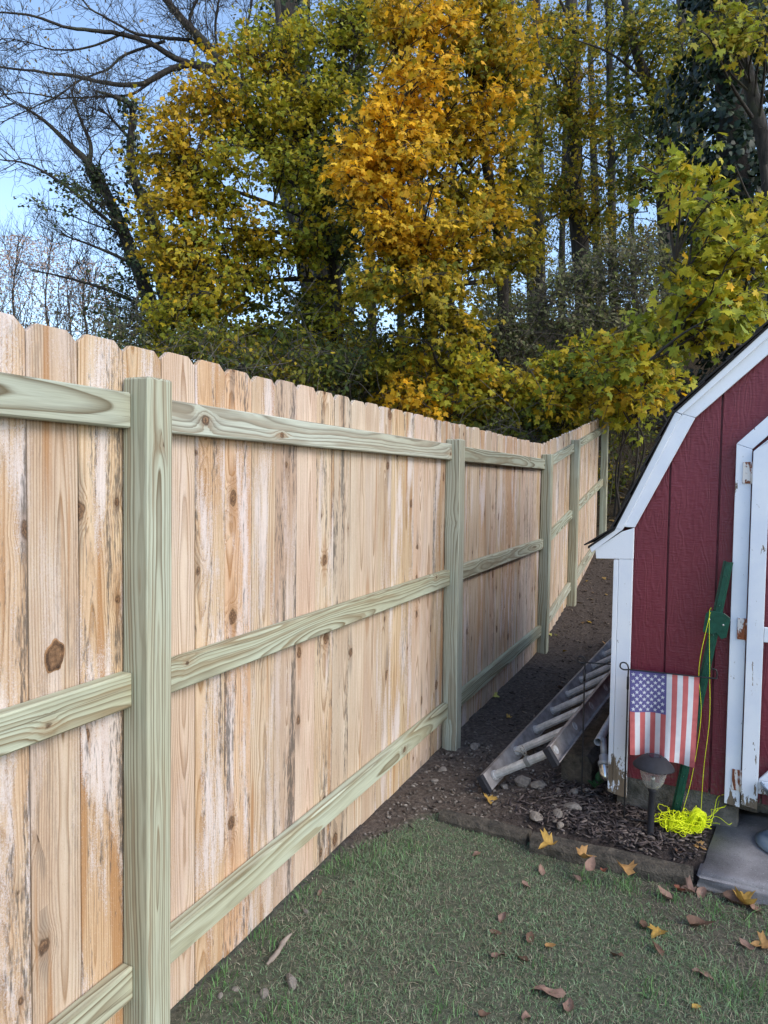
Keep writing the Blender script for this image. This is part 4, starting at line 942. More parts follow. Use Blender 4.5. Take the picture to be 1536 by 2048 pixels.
def bed_keep(x, y, r):
    t = x*FN[0]+y*FN[1]; e = edge_dist(x, y)
    p = sstep(-1.0, -.45, t-.25*(y-3.1)+.1*wob(x, y, 11))
    front = (x-SA[0])*sb[0]+(y-SA[1])*sb[1]
    return (e > .09) & (r.uniform(0, 1, len(x)) < p) & ~slab_in(x, y) & ((front < .02) | (x < 1.05+.5*(y-3.16)))
V, T, c = chips(7500, (.2, 1.7), (2.4, 3.75), bed_keep, (.015, .06), (.004, .013), (.002, .006), [(.075, .058, .054), (.115, .09, .082), (.05, .04, .04), (.16, .13, .115)], 4)
tag(put('mulch', fast_mesh('mulch', V, T, CHIPMAT, c)), 'dark brown shredded wood mulch in the bed by the shed', 'mulch', kind='stuff')
def alley_keep(x, y, r):
    t = x*FN[0]+y*FN[1]; sd = (x-SA[0])*sa[0]+(y-SA[1])*sa[1]
    return (edge_dist(x, y) > .0) & (t > -FP+.03) & ~((sd > -.03) & (y > 3.1)) & ~slab_in(x, y)
V, T, c = chips(9000, (-.5, 4.), (2.7, 11.5), alley_keep, (.008, .035), (.004, .014), (.003, .010), [(.125, .098, .08), (.075, .06, .05), (.18, .145, .115), (.055, .044, .038)], 5, .006)
V2_, T2_, c2 = chips(450, (-.3, 4.), (2.9, 10.5), alley_keep, (.06, .26), (.002, .006), (.002, .005), [(.12, .10, .085), (.07, .055, .045)], 6, .01)
V3, T3, c3 = chips(900, (-.3, 1.2), (2.75, 4.1), lambda x, y, r: alley_keep(x, y, r) & (x*FN[0]+y*FN[1]-.15*(y-3) < -.55), (.006, .02), (.006, .016), (.005, .012), [(.25, .22, .19), (.19, .165, .14), (.14, .12, .10)], 8, .004)
tag(put('soil_crumbs', fast_mesh('soil_crumbs', np.concatenate([V, V2_, V3]), np.concatenate([T, T2_+len(V), T3+len(V)+len(V2_)]), CHIPMAT, np.concatenate([c, c2, c3]))), 'loose soil crumbs, grit and twigs along the dirt alley', 'soil', kind='stuff')

r = np.random.default_rng(19); n = 900; x = r.uniform(-.3, 3.6, n); y = r.uniform(3.2, 10.5, n); k = alley_keep(x, y, r) & (r.uniform(0, 1, n) < .12+.5*sstep(5, 9, y)); x, y = x[k], y[k]; n = len(x)
ALLEY_LEAVES = (np.stack([x, y, G(x, y)+.012], 1), r)
# ------------------------------------------------------------------ trees
def fan(shape, c=(0, .36)):
    S = np.array(shape, float); V = np.concatenate([[c], S]); k = len(S)
    z = -.25*V[:, 0]**2-.22*(V[:, 1]-.3)**2*np.sign(V[:, 1]-.3); V = np.stack([V[:, 0], V[:, 1], z], 1)
    return V, np.array([(0, 1+i, 1+(i+1) % k) for i in range(k)])
T_MAPLE = fan(MAPLE); T_LOBE = fan([(0, 0), (.32, -.02), (.54, .36), (.26, .5), (0, 1), (-.26, .5), (-.54, .36), (-.32, -.02)]); T_OVAL = fan([(0, 0), (.27, .35), (.18, .75), (0, 1), (-.18, .75), (-.27, .35)]); 
T_IVY = fan([(0, 0), (.45, .05), (.38, .5), (0, 1), (-.38, .5), (-.45, .05)])
def normv(a): return a/(np.linalg.norm(a, axis=1)[:, None]+1e-9)
def leaf_cloud(tmpl, pos, mid, nrm, size, col):
    TV, TF = tmpl; mid = normv(mid); nrm = normv(nrm-mid*(nrm*mid).sum(1)[:, None]); sd = np.cross(mid, nrm)
    V = pos[:, None]+size[:, None, None]*(TV[None, :, 0:1]*sd[:, None]+TV[None, :, 1:2]*mid[:, None]+TV[None, :, 2:3]*nrm[:, None])
    n, m_ = len(pos), len(TV); T = (TF[None]+(np.arange(n)*m_)[:, None, None]).reshape(-1, 3)
    return V.reshape(-1, 3), T, np.repeat(col, m_, 0)
class Tree:
    def __init__(s, seed): s.w = Tubes(); s.r = np.random.default_rng(seed); s.L = []; s.trunk = None
    def limb(s, path, r0, r1, k=8, n=6, wig=.0):
        P = smooth_path(path, n)
        if wig: P = P+np.cumsum(s.r.normal(0, wig, P.shape), 0)*np.linspace(0, 1, len(P))[:, None]
        s.w.add(P, np.linspace(r0, r1, len(P))*(1+s.r.normal(0, .03, len(P))), k); return P
    def leaves(s, pos, mid, nrm, size, col): s.L.append((pos, mid, nrm, size, col))
    def spray(s, start, end, r0, nt, tl, nl, ls, pal, flat=.45, jit=.05):
        r = s.r; d = end-start; L = np.linalg.norm(d); up = np.array([0, 0, L*.10])
        P = smooth_path([start, start+d*.35+up+r.normal(0, L*.04, 3), start+d*.7+up+r.normal(0, L*.05, 3), end], 4)
        s.w.add(P, np.linspace(r0, .004, len(P)), 5)
        pal_c = np.array(pal[r.integers(0, len(pal))])
        for i in range(nt):
            t = min(.999, r.uniform(.32, 1.02)**.8); p = P[int(t*(len(P)-1))]; tg = unit(P[min(len(P)-1, int(t*(len(P)-1))+1)]-P[max(0, int(t*(len(P)-1))-1)])
            dv = unit(tg*.55+r.normal(0, 1, 3)*[1, 1, flat]); l = tl*r.uniform(.5, 1.15)
            q = np.array([p, p+dv*l*.5+[0, 0, .02], p+dv*l+[0, 0, -.12*l]]); s.w.add(q, [.0055, .004, .002], 3)
            tt = r.uniform(.15, 1.05, nl); pos = p+np.outer(tt*l, dv)+np.outer(tt**2, [0, 0, -.12*l])+r.normal(0, jit, (nl, 3))
            mid = dv*.5+r.normal(0, .6, (nl, 3))+[0, 0, -.45]; nrm_ = r.normal(0, .55, (nl, 3))+[0, -.35, .75]
            alt = np.array(pal)[r.integers(0, len(pal), nl)]; mx = (r.uniform(0, 1, nl) < .62)[:, None]
            s.leaves(pos, mid, nrm_, ls*r.uniform(.5, 1.2, nl), np.where(mx, pal_c, alt)*r.uniform(.72, 1.25, (nl, 1)))
    def crown(s, blobs, nt, tl, nl, ls, rmax=.03, depth=.9, flat=.45, jit=.05):
        """blobs: (px, py, Y, rx_px, ry_px, n_boughs, palette)"""
        for (px, py, Y, rx, ry, nb, pal) in blobs:
            for i in range(nb):
                a = s.r.uniform(0, 6.283); q = math.sqrt(s.r.uniform(0, 1)); end = atY(px+rx*q*math.cos(a), py+ry*q*math.sin(a), Y+s.r.normal(0, depth*.5))
                d = np.linalg.norm(s.trunk-end, axis=1)+np.maximum(0, s.trunk[:, 2]-end[2]+.25)*4
                st = s.trunk[np.argmin(d)]; L = np.linalg.norm(end-st)
                if L > 2.2: st = end+(st-end)*(2.2/L)*s.r.uniform(.6, 1)
                s.spray(st, end, min(rmax, .008+.008*L), nt, tl, nl, ls, pal, flat, jit)
    def twigs(s, P, n, L, r0, lvl, up=.25, spread=.9):
        r = s.r
        for i in range(n):
            k = int(r.uniform(.12, 1)*(len(P)-1)); k = max(1, min(len(P)-1, k)); tg = unit(P[k]-P[k-1])
            dv = unit(tg*.8+r.normal(0, spread, 3)*[1, .6, 1]+[0, 0, up]); l = L*r.uniform(.4, 1.1)*(1.15-.6*k/len(P))
            q = smooth_path([P[k], P[k]+dv*l*.35+r.normal(0, l*.05, 3), P[k]+dv*l*.7+r.normal(0, l*.08, 3)+[0, 0, l*.05], P[k]+dv*l+r.normal(0, l*.1, 3)+[0, 0, l*.12]], 2)
            s.w.add(q, np.linspace(r0, max(.0028, r0*.35), len(q)), 3 if lvl <= 1 else 4)
            if lvl > 1: s.twigs(q, max(3, min(6, int(n*.6))), L*.5, max(.0034, r0*.5), lvl-1, up, spread)
    def ivy(s, P, rad, n, ls, pal, spread=.4):
        r = s.r; k = r.uniform(0, len(P)-1.001, n); i0 = k.astype(int); f = (k-i0)[:, None]; c = P[i0]*(1-f)+P[i0+1]*f
        an = r.uniform(0, 6.283, n); R = (rad if np.isscalar(rad) else np.interp(k, np.arange(len(P)), rad)); lump = 1+.35*np.sin(c[:, 2]*2.7+an*2)+.25*np.sin(c[:, 2]*6.1-an*3)
        out = np.stack([np.cos(an), np.sin(an), np.zeros(n)], 1); pos = c+out*(R*lump*(1+spread*np.abs(r.normal(0, .5, n))))[:, None]+r.normal(0, .04, (n, 3))
        s.leaves(pos, r.normal(0, .5, (n, 3))+[0, 0, -.8]+out*.4, out+r.normal(0, .45, (n, 3))+[0, 0, .3], ls*r.uniform(.6, 1.2, n), np.array(pal)[r.integers(0, len(pal), n)]*r.uniform(.6, 1.4, (n, 1)))
    def build(s, name, label, cat, base, tmpl=T_LOBE, lmat=None, wmat=None, group=None, crown='crown', trunk='trunk'):
        t = thing(name, label, cat, base, group)
        if s.w.n: put(trunk, s.w.mesh(trunk, wmat or BARK), t)
        if s.L:
            A = [np.concatenate([l[i] for l in s.L]) for i in range(5)]
            V, T, c = leaf_cloud(tmpl, *A); o = put(crown, fast_mesh(crown, V, T, lmat or LEAFMAT, c), t); o['kind'] = 'stuff'
        return t
def base_at(px, Y):
    p = atY(px, 900, Y); return np.array([p[0], p[1], gz(p[0], p[1])])
GOLD = [(.82, .47, .02), (.76, .42, .02), (.68, .43, .025), (.80, .52, .04)]
OCHRE = [(.56, .36, .02), (.46, .34, .02), (.62, .38, .02), (.38, .31, .024)]
OLIVE = [(.35, .28, .022), (.26, .245, .022), (.19, .205, .022), (.42, .31, .022)]
GREEN = [(.12, .15, .025), (.085, .115, .025), (.165, .175, .025), (.22, .21, .025)]
DKGRN = [(.05, .085, .03), (.065, .10, .03), (.085, .11, .03), (.11, .12, .032)]
LIME = [(.42, .40, .03), (.33, .36, .035), (.50, .43, .03), (.24, .29, .035), (.58, .42, .03)]
IVYC = [(.014, .03, .013), (.02, .038, .016), (.03, .045, .02), (.01, .022, .012)]
DUSTY = [(.20, .21, .10), (.26, .245, .125), (.15, .175, .07), (.31, .27, .15), (.24, .26, .09)]
PEACH = [(.50, .35, .27), (.46, .30, .20), (.56, .43, .36)]

# centre-left maple, green turning yellow
YOLV = [(.48, .40, .028), (.38, .37, .03), (.55, .43, .028), (.29, .31, .03)]
t = Tree(21); Pm = t.limb([base_at(690, 12.5), atY(668, 560, 12.5), atY(640, 420, 12.4), atY(590, 250, 12.3), atY(560, 60, 12.2), atY(545, -120, 12.2)], .13, .04, 9); t.trunk = [Pm]
for pth in ([(650, 470), (600, 430), (520, 400), (440, 370), (370, 330)], [(640, 420), (570, 350), (500, 270), (430, 200)], [(660, 520), (580, 470), (480, 460), (380, 450)], [(610, 300), (560, 220), (540, 120)], [(600, 280), (680, 180), (730, 60)], [(664, 560), (560, 560), (430, 590), (340, 640)]):
    t.trunk.append(t.limb([atY(x, y, 12.4-.25*i) for i, (x, y) in enumerate(pth)], .055, .012, 6))
t.trunk = np.concatenate(t.trunk)
t.crown([(340, 290, 11.6, 55, 60, 12, OCHRE), (400, 200, 11.7, 70, 55, 13, OCHRE), (420, 310, 11.5, 85, 80, 20, YOLV), (345, 400, 11.6, 55, 60, 12, OCHRE), (500, 220, 12, 80, 70, 18, YOLV), (600, 170, 12.2, 80, 75, 15, YOLV+OCHRE[:2]), (560, 330, 12, 70, 70, 9, YOLV+OCHRE[:2]),
  (440, 440, 11.6, 100, 60, 20, YOLV+OCHRE), (350, 520, 11.6, 55, 60, 14, OCHRE), (430, 560, 11.6, 90, 70, 24, OCHRE+YOLV), (550, 520, 11.9, 80, 70, 16, YOLV+OCHRE[:2]), (340, 640, 11.7, 40, 45, 9, YOLV), (430, 670, 11.6, 90, 50, 22, YOLV), (560, 640, 11.8, 90, 70, 20, GREEN), (660, 600, 12, 60, 80, 11, YOLV+OCHRE[:2]),
  (700, 130, 12.4, 60, 90, 14, GREEN), (640, 60, 12.3, 60, 50, 9, YOLV), (540, 100, 12.2, 60, 50, 8, YOLV), (650, 400, 12.2, 60, 90, 9, YOLV+OCHRE[:2]), (740, 30, 12.4, 60, 50, 8, GREEN), (740, 260, 12.3, 40, 60, 8, GREEN), (700, 470, 12.2, 50, 50, 9, GREEN+DKGRN), (380, 700, 11.5, 90, 35, 14, YOLV), (520, 710, 11.6, 90, 35, 14, YOLV), (640, 700, 11.7, 80, 40, 14, YOLV+OCHRE[:2]), (330, 250, 11.7, 50, 40, 6, OCHRE), (600, 260, 11.6, 60, 70, 9, YOLV), (650, 180, 11.7, 60, 60, 8, YOLV), (600, 430, 11.6, 60, 60, 8, YOLV), (690, 60, 11.9, 60, 50, 7, YOLV), (310, 330, 11.8, 35, 40, 4, OCHRE), (300, 480, 11.8, 35, 50, 5, OCHRE), (470, 130, 12, 60, 45, 8, YOLV+OCHRE), (690, 330, 12.2, 40, 60, 9, GREEN), (730, 400, 12.2, 40, 60, 8, GREEN+DKGRN)], 11, .52, 9, .085, flat=.32)
t.build('maple_tree', 'green maple turning yellow, left of the gold tree, behind the fence', 'tree', base_at(690, 12.5), T_LOBE)
# gold maple in the middle
t = Tree(22); t.trunk = [t.limb([base_at(1010, 12), atY(1005, 560, 11.6), atY(985, 400, 11), atY(955, 230, 10.6), atY(930, 40, 10.4), atY(920, -150, 10.3)], .11, .035, 9)]
for pth in ([(1000, 470), (930, 390), (850, 330), (770, 280), (700, 240)], [(985, 400), (900, 300), (830, 190), (790, 110)], [(1000, 520), (920, 470), (820, 440), (740, 420)], [(960, 250), (900, 150), (860, 40)], [(1003, 560), (920, 570), (830, 600)], [(960, 250), (1030, 180), (1080, 100)]):
    t.trunk.append(t.limb([atY(x, y, 11.1-.4*i) for i, (x, y) in enumerate(pth)], .045, .010, 6))
t.trunk = np.concatenate(t.trunk)
t.crown([(760, 260, 9.3, 70, 60, 16, GOLD), (740, 370, 9.2, 60, 80, 18, GOLD), (830, 200, 9.5, 75, 70, 20, GOLD), (840, 320, 9.3, 80, 70, 17, GOLD+OCHRE), (850, 440, 9.4, 95, 70, 20, GOLD+OCHRE), (760, 470, 9.4, 50, 50, 10, GOLD), (830, 560, 9.6, 80, 55, 13, OCHRE+OLIVE), (930, 260, 10, 80, 70, 13, OCHRE), (920, 520, 10, 80, 60, 12, OCHRE+OLIVE), (940, 390, 10, 80, 60, 11, OCHRE+OLIVE),
  (870, 80, 9.8, 70, 70, 16, GOLD+OCHRE), (950, 130, 10.2, 80, 70, 14, OLIVE), (960, 30, 10.3, 90, 50, 14, OLIVE+OCHRE), (1030, 330, 10.6, 60, 70, 10, OLIVE), (1030, 480, 10.8, 50, 60, 9, OLIVE), (820, 640, 9.9, 70, 40, 8, OLIVE+GREEN), (800, 20, 10, 50, 50, 8, OCHRE), (1040, 180, 10.7, 60, 60, 8, OLIVE), (720, 300, 9.3, 45, 60, 7, GOLD), (990, 220, 9.9, 80, 80, 11, GOLD[1:3]+OCHRE), (1000, 400, 10, 70, 70, 8, OCHRE), (1040, 90, 10.2, 70, 60, 7, OCHRE), (900, 620, 10, 70, 45, 9, OCHRE+OLIVE), (770, 560, 9.8, 60, 60, 9, OCHRE+OLIVE), (890, 20, 9.8, 60, 40, 8, GOLD)], 9, .45, 10, .086, flat=.3, jit=.04)
t.build('maple_tree', 'golden yellow maple in the middle, brightest of the trees', 'tree', base_at(1010, 12), T_MAPLE)
# tall ivy-clad trunk behind the green maple
t = Tree(23); Pv = t.limb([base_at(660, 14.5), atY(655, 560, 14.5), atY(632, 380, 14.5), atY(605, 220, 14.5), atY(580, 60, 14.5), atY(562, -120, 14.5)], .30, .20, 10, 8)
t.ivy(Pv, .36, 5200, .085, IVYC+DKGRN[:1]); P2 = t.limb([atY(640, 430, 14.5), atY(600, 330, 14.4), atY(570, 240, 14.4)], .12, .05, 7); t.ivy(P2, .15, 700, .08, IVYC)
t.build('ivy_clad_tree', 'tall straight trunk wrapped in dark ivy behind the green maple', 'tree', base_at(660, 14.5), T_IVY, IVYMAT)
# bare tree reaching over the upper left
t = Tree(24); Yb = 16.
tr = t.limb([base_at(640, 17), atY(610, 520, 16.8), atY(540, 300, 16.5), atY(470, 170, 16.2), atY(420, 100, 16), atY(365, 40, 15.8), atY(300, -40, 15.6)], .22, .06, 9, 7)
limbs = [([(478, 175), (400, 135), (350, 115), (300, 85), (230, 68), (150, 60), (70, 35), (-30, 30)], .13, .025), ([(455, 150), (405, 130), (350, 135), (290, 165), (235, 168), (160, 152), (80, 140), (-30, 125)], .14, .03), ([(440, 130), (390, 85), (330, 78), (260, 62), (190, 20), (150, -40)], .085, .02),
  ([(400, 85), (380, 40), (400, -10), (410, -60)], .07, .03), ([(330, 82), (250, 110), (215, 140), (160, 160), (100, 200), (20, 240), (-30, 250)], .05, .012), ([(300, 165), (260, 190), (200, 195), (120, 200), (40, 195), (-30, 210)], .05, .012), ([(450, 150), (430, 60), (440, -40)], .06, .03), ([(500, 230), (480, 120), (500, 20), (500, -60)], .06, .025), ([(250, 65), (180, 95), (110, 100), (30, 75), (-30, 80)], .045, .012)]
for pth, r0, r1 in limbs:
    P = t.limb([atY(x, y, 16.2-.12*i) for i, (x, y) in enumerate(pth)], r0*.68, r1*.6, 6, 6, .012); t.twigs(P, 12, 1.5, .010, 3, .12, .65)
t.twigs(tr[len(tr)//2:], 9, 1.4, .014, 3)
r = t.r; n = 420; pos = np.array([atY(r.uniform(-20, 480), r.uniform(-10, 190), 15.8+r.normal(0, .8)) for _ in range(n)]); t.leaves(pos, r.normal(0, .5, (n, 3))-[0, 0, .8], r.normal(0, 1, (n, 3)), r.uniform(.05, .09, n), np.array([(.25, .20, .13), (.30, .22, .08), (.18, .15, .11)])[r.integers(0, 3, n)])
t.build('bare_tree', 'almost leafless tree with dark limbs spreading across the upper left sky', 'tree', base_at(640, 17), T_OVAL)
# leaning ivy-grown tree at the left
t = Tree(25)
tr = t.limb([base_at(345, 15), atY(330, 700, 15), atY(295, 590, 15), atY(250, 470, 15), atY(215, 390, 14.9), atY(180, 330, 14.8), atY(140, 290, 14.7), atY(80, 235, 14.6), atY(10, 195, 14.5)], .20, .006, 9, 7)
t.ivy(tr[:36], np.linspace(.40, .12, 36), 1700, .075, IVYC+DKGRN+[(.06, .06, .04)])
for pth, r0, r1 in (([(335, 620), (320, 500), (300, 420), (270, 360), (262, 290), (265, 215), (230, 190), (190, 180)], .16, .02), ([(215, 395), (180, 350), (180, 290), (160, 240), (140, 180)], .07, .015), ([(262, 280), (225, 240), (195, 210)], .04, .012), ([(250, 470), (190, 420), (130, 370), (60, 330), (0, 320)], .05, .012), ([(330, 640), (240, 590), (150, 560), (60, 540)], .05, .012), ([(320, 560), (250, 520), (180, 490), (120, 470)], .05, .012)):
    P = t.limb([atY(x, y, 14.9-.1*i) for i, (x, y) in enumerate(pth)], r0, r1, 7, 6, .004); t.twigs(P, 15, 1.4, .010, 3, .25)
    if r0 > .1: t.ivy(P[:34], .16, 900, .075, IVYC+DKGRN+DUSTY[:2])
t.twigs(tr, 20, 1.7, .013, 3, .3); t.trunk = tr
t.crown([(120, 390, 14.4, 70, 45, 7, DKGRN), (250, 560, 14.6, 90, 90, 9, DKGRN+DUSTY), (300, 660, 14.4, 80, 45, 11, DKGRN+DUSTY), (220, 640, 14.4, 60, 40, 8, DKGRN+DUSTY), (300, 470, 14.7, 40, 60, 5, DKGRN)], 9, .6, 7, .07)
t.build('ivy_grown_tree', 'leaning half bare tree overgrown with ivy at the far left', 'tree', base_at(345, 15), T_IVY)
# distant sunlit trees low at the left
for i, (px, Y, top, lab) in enumerate(((30, 42, 470, 'distant bare tree with pale peach leaves at the left photo edge'), (95, 45, 480, 'distant peach tinted tree just right of the edge one'), (170, 40, 520, 'distant thin bare tree behind the ivy grown tree'), (-40, 40, 500, 'distant tree partly cut by the left photo edge'))):
    t = Tree(60+i); tr = t.limb([base_at(px, Y), atY(px+6, 700, Y), atY(px-4, 600, Y), atY(px+8, top, Y)], .13, .02, 7); t.twigs(tr, 18, 4.5, .028, 3, .5, .6); n = 1500; rr = t.r
    pos = np.array([atY(px+rr.normal(0, 42), top+abs(rr.normal(0, 90)), Y+rr.normal(0, 1.5)) for _ in range(n)]); t.leaves(pos, rr.normal(0, 1, (n, 3)), rr.normal(0, 1, (n, 3)), rr.uniform(.09, .17, n), np.array(PEACH)[rr.integers(0, 3, n)]); t.build('distant_tree', lab, 'tree', base_at(px, Y), T_OVAL, group='distant trees')
# woodland trees on the hill at the right: straight trunks, high leaves
WT = [(1165, 17.5, [(1165, 545), (1150, 380), (1148, 200), (1140, -60)], .26, 'dark straight trunk standing in the middle of the hill wood'), (1320, 15.5, [(1335, 560), (1325, 400), (1322, 240), (1275, 110), (1240, -60)], .17, 'forked grey trunk near the right, its left arm bending'),
      (1085, 19., [(1080, 560), (1078, 350), (1075, 100), (1070, -60)], .17, 'slim trunk between the gold maple and the dark straight trunk'), (1225, 20., [(1225, 540), (1222, 300), (1215, -60)], .15, 'slim pale trunk between the dark and the forked trunks'),
      (1400, 18., [(1400, 500), (1392, 250), (1395, -60)], .26, 'reddish brown trunk right of the forked trunk'), (820, 21., [(860, 640), (840, 400), (815, 150), (790, -60)], .20, 'pale trunk behind the gold maple'), (730, 19, [(745, 680), (740, 500), (722, 200), (715, -60)], .15, 'slim trunk between the green and gold maples'), (1010, 22, [(1015, 560), (1020, 300), (1025, -60)], .14, 'thin far trunk right behind the gold maple')]
CB_ = {1165: [(1130, 90, 16.5, 80, 70, 16), (1180, 230, 16.8, 80, 70, 15), (1110, 380, 16.8, 70, 60, 11), (1200, 420, 17, 70, 60, 10), (1110, 230, 16.8, 60, 60, 11)], 1320: [(1300, 60, 15, 90, 70, 15), (1360, 180, 15, 70, 70, 13), (1260, 200, 15, 70, 70, 12), (1290, 340, 15.2, 80, 60, 13), (1370, 320, 15, 50, 60, 8)], 1085: [(1050, 60, 18, 70, 70, 13), (1060, 200, 18, 60, 60, 10), (1060, 400, 18.2, 60, 60, 9), (1020, 480, 18.4, 70, 50, 9)],
       1225: [(1220, 40, 19, 60, 60, 10), (1240, 470, 19, 70, 45, 9), (1240, 290, 19, 60, 60, 9)], 1400: [(1420, 20, 17, 70, 40, 8), (1430, 470, 16.8, 90, 50, 10), (1380, 400, 17, 50, 50, 6)], 820: [(800, 100, 20, 60, 70, 9), (860, 480, 20, 70, 70, 10), (780, 560, 20, 70, 50, 9)], 730: [(720, 200, 18.4, 60, 80, 9), (740, 560, 18, 60, 60, 10), (690, 660, 18, 70, 40, 10)], 1010: [(1000, 100, 21, 70, 70, 10), (980, 600, 20, 70, 40, 9)]}
for i, (px, Y, pth, r0, lab) in enumerate(WT):
    t = Tree(80+i); P = t.limb([base_at(pth[0][0], Y)]+[atY(x, y, Y) for x, y in pth], r0, r0*.55, 9, 7); t.trunk = [P]
    if px == 1320: t.trunk.append(t.limb([atY(1322, 240, Y), atY(1345, 170, Y), atY(1362, 60, Y), atY(1368, -60, Y)], r0*.75, r0*.45, 8))
    for b_ in range(5):
        k = int(len(P)*t.r.uniform(.35, .95)); e = P[k]+np.array([t.r.uniform(-2, 2), -.6, t.r.uniform(.0, 1.)]); t.trunk.append(t.limb([P[k], (P[k]+e)/2+[0, 0, .15], e], r0*.22, .012, 5))
    t.twigs(P, 10, 1.6, .012, 2); t.trunk = np.concatenate(t.trunk)
    pals = [OLIVE+OCHRE[:1], GREEN+OLIVE, OLIVE, OLIVE+GREEN, GREEN+DKGRN, OCHRE+OLIVE, OLIVE+GREEN, OLIVE][i]
    t.crown([(*b_[:5], int(b_[5]*1.35), pals) for b_ in CB_[px]], 9, .6, 9, .092, depth=1.2, flat=.32)
    t.build('woodland_tree', lab, 'tree', base_at(pth[0][0], Y), T_LOBE, group='woodland trees on the hill')
# deeper wood behind them: far, thin trunks with fine dark foliage
FARW = [(700, 24, 'far green tree seen between the green and gold maples'), (800, 26, 'far tree filling the gap behind the gold crown'), (900, 25, 'far tree hidden mostly by the right side of the gold maple'), (1000, 27, 'far green tree right of the gold crown'), (1060, 24, 'far thin tree left of the dark straight trunk'), (1120, 28, 'far tree just left behind the dark straight trunk'),
        (1200, 25, 'far thin tree right behind the dark straight trunk'), (1270, 28, 'far tree left of the forked trunk'), (1350, 24, 'far tree in the fork of the forked trunk'), (1440, 27, 'far tree left of the ivy column'), (1520, 24, 'far tree at the right photo edge'), (610, 26, 'far tree behind the ivy wrapped trunk')]
for i, (px, Y, lab) in enumerate(FARW):
    t = Tree(120+i); j = t.r.uniform(-25, 25); P = t.limb([base_at(px, Y), atY(px+j*.2, 520, Y), atY(px+j*.6, 250, Y), atY(px+j, -80, Y)], t.r.uniform(.12, .22), .07, 7, 7); t.trunk = P; t.twigs(P, 8, 2., .014, 2)
    t.crown([(px+t.r.uniform(-25, 25), y_, Y-.5, 62, 60, int(t.r.integers(6, 10)), ((GREEN, GREEN+DKGRN, OLIVE) if px < 1190 else (DKGRN, GREEN+DKGRN, GREEN))[(i+k) % 3]) for k, y_ in enumerate((20, 130, 240, 350, 450, 540))], 8, .85, 9, .115, .03, 1.5, .35, .08)
    t.build('woodland_tree', lab, 'tree', base_at(px, Y), T_OVAL, group='far woodland trees')
# ivy column at the right
t = Tree(31); P = t.limb([base_at(1480, 12), atY(1475, 520, 12), atY(1468, 350, 12), atY(1462, 180, 12), atY(1470, 20, 12), atY(1480, -80, 12)], .28, .2, 9, 7)
t.ivy(P, np.interp(np.linspace(0, 1, len(P)), [0, .35, .55, .75, 1], [.4, .62, .66, .5, .35]), 9500, .11, IVYC, .5); t.ivy(t.limb([atY(1475, 420, 12), atY(1430, 350, 11.8), atY(1385, 330, 11.7)], .06, .03, 6), .16, 500, .09, IVYC)
t.build('ivy_clad_tree', 'massive dark ivy column at the right behind the yellow-green maple', 'tree', base_at(1480, 12), T_IVY, IVYMAT)
t = Tree(32); P = t.limb([base_at(1560, 9.5), atY(1552, 560, 9.5), atY(1535, 330, 9.5), atY(1505, 190, 9.5), atY(1478, 60, 9.5), atY(1460, -60, 9.5)], .12, .06, 9, 7); t.twigs(P, 14, 1.2, .01, 2); t.trunk = P
t.crown([(1420, 50, 8.6, 60, 30, 7, LIME[1:2]+OLIVE), (1500, 25, 8.6, 50, 30, 6, LIME[:2]+OLIVE)], 7, .36, 7, .10)
t.build('maple_tree', 'slender curving maple trunk at the right photo edge', 'tree', base_at(1560, 9.5), T_MAPLE)
# near yellow-green maple reaching over the shed
t = Tree(33); P = t.limb([base_at(1575, 7.6), atY(1572, 800, 7.4), atY(1560, 620, 7.2), atY(1545, 450, 7.0), atY(1530, 330, 6.9)], .05, .02, 8); t.trunk = [P]
for pth in ([(1560, 560), (1500, 480), (1430, 420), (1350, 370), (1280, 330)], [(1568, 650), (1500, 600), (1430, 560), (1350, 520)], [(1570, 720), (1480, 690), (1390, 690), (1300, 720)], [(1550, 480), (1500, 400), (1470, 330)]):
    t.trunk.append(t.limb([atY(x, y, 7.1-.2*i) for i, (x, y) in enumerate(pth)], .02, .006, 6))
t.trunk = np.concatenate(t.trunk)
t.crown([(1330, 345, 6.5, 42, 28, 5, LIME), (1390, 385, 6.5, 50, 38, 6, LIME), (1460, 430, 6.6, 55, 30, 5, LIME+GREEN[2:]), (1520, 400, 6.6, 30, 40, 4, LIME), (1500, 490, 6.4, 50, 40, 7, LIME), (1430, 480, 6.6, 50, 30, 6, LIME+GREEN[2:]), (1420, 570, 6.5, 55, 40, 8, LIME+GOLD[:1]), (1340, 550, 6.7, 45, 35, 5, LIME+GREEN[2:]), (1500, 590, 6.3, 45, 45, 8, LIME), (1440, 660, 6.5, 40, 30, 5, LIME), (1360, 640, 6.7, 45, 35, 5, LIME+OLIVE)], 6, .28, 6, .105, .014, .6, .4, .04)
t.build('maple_sapling', 'near yellow-green maple sapling reaching over the shed roof', 'tree', base_at(1575, 7.6), T_MAPLE, wmat=TWIG)
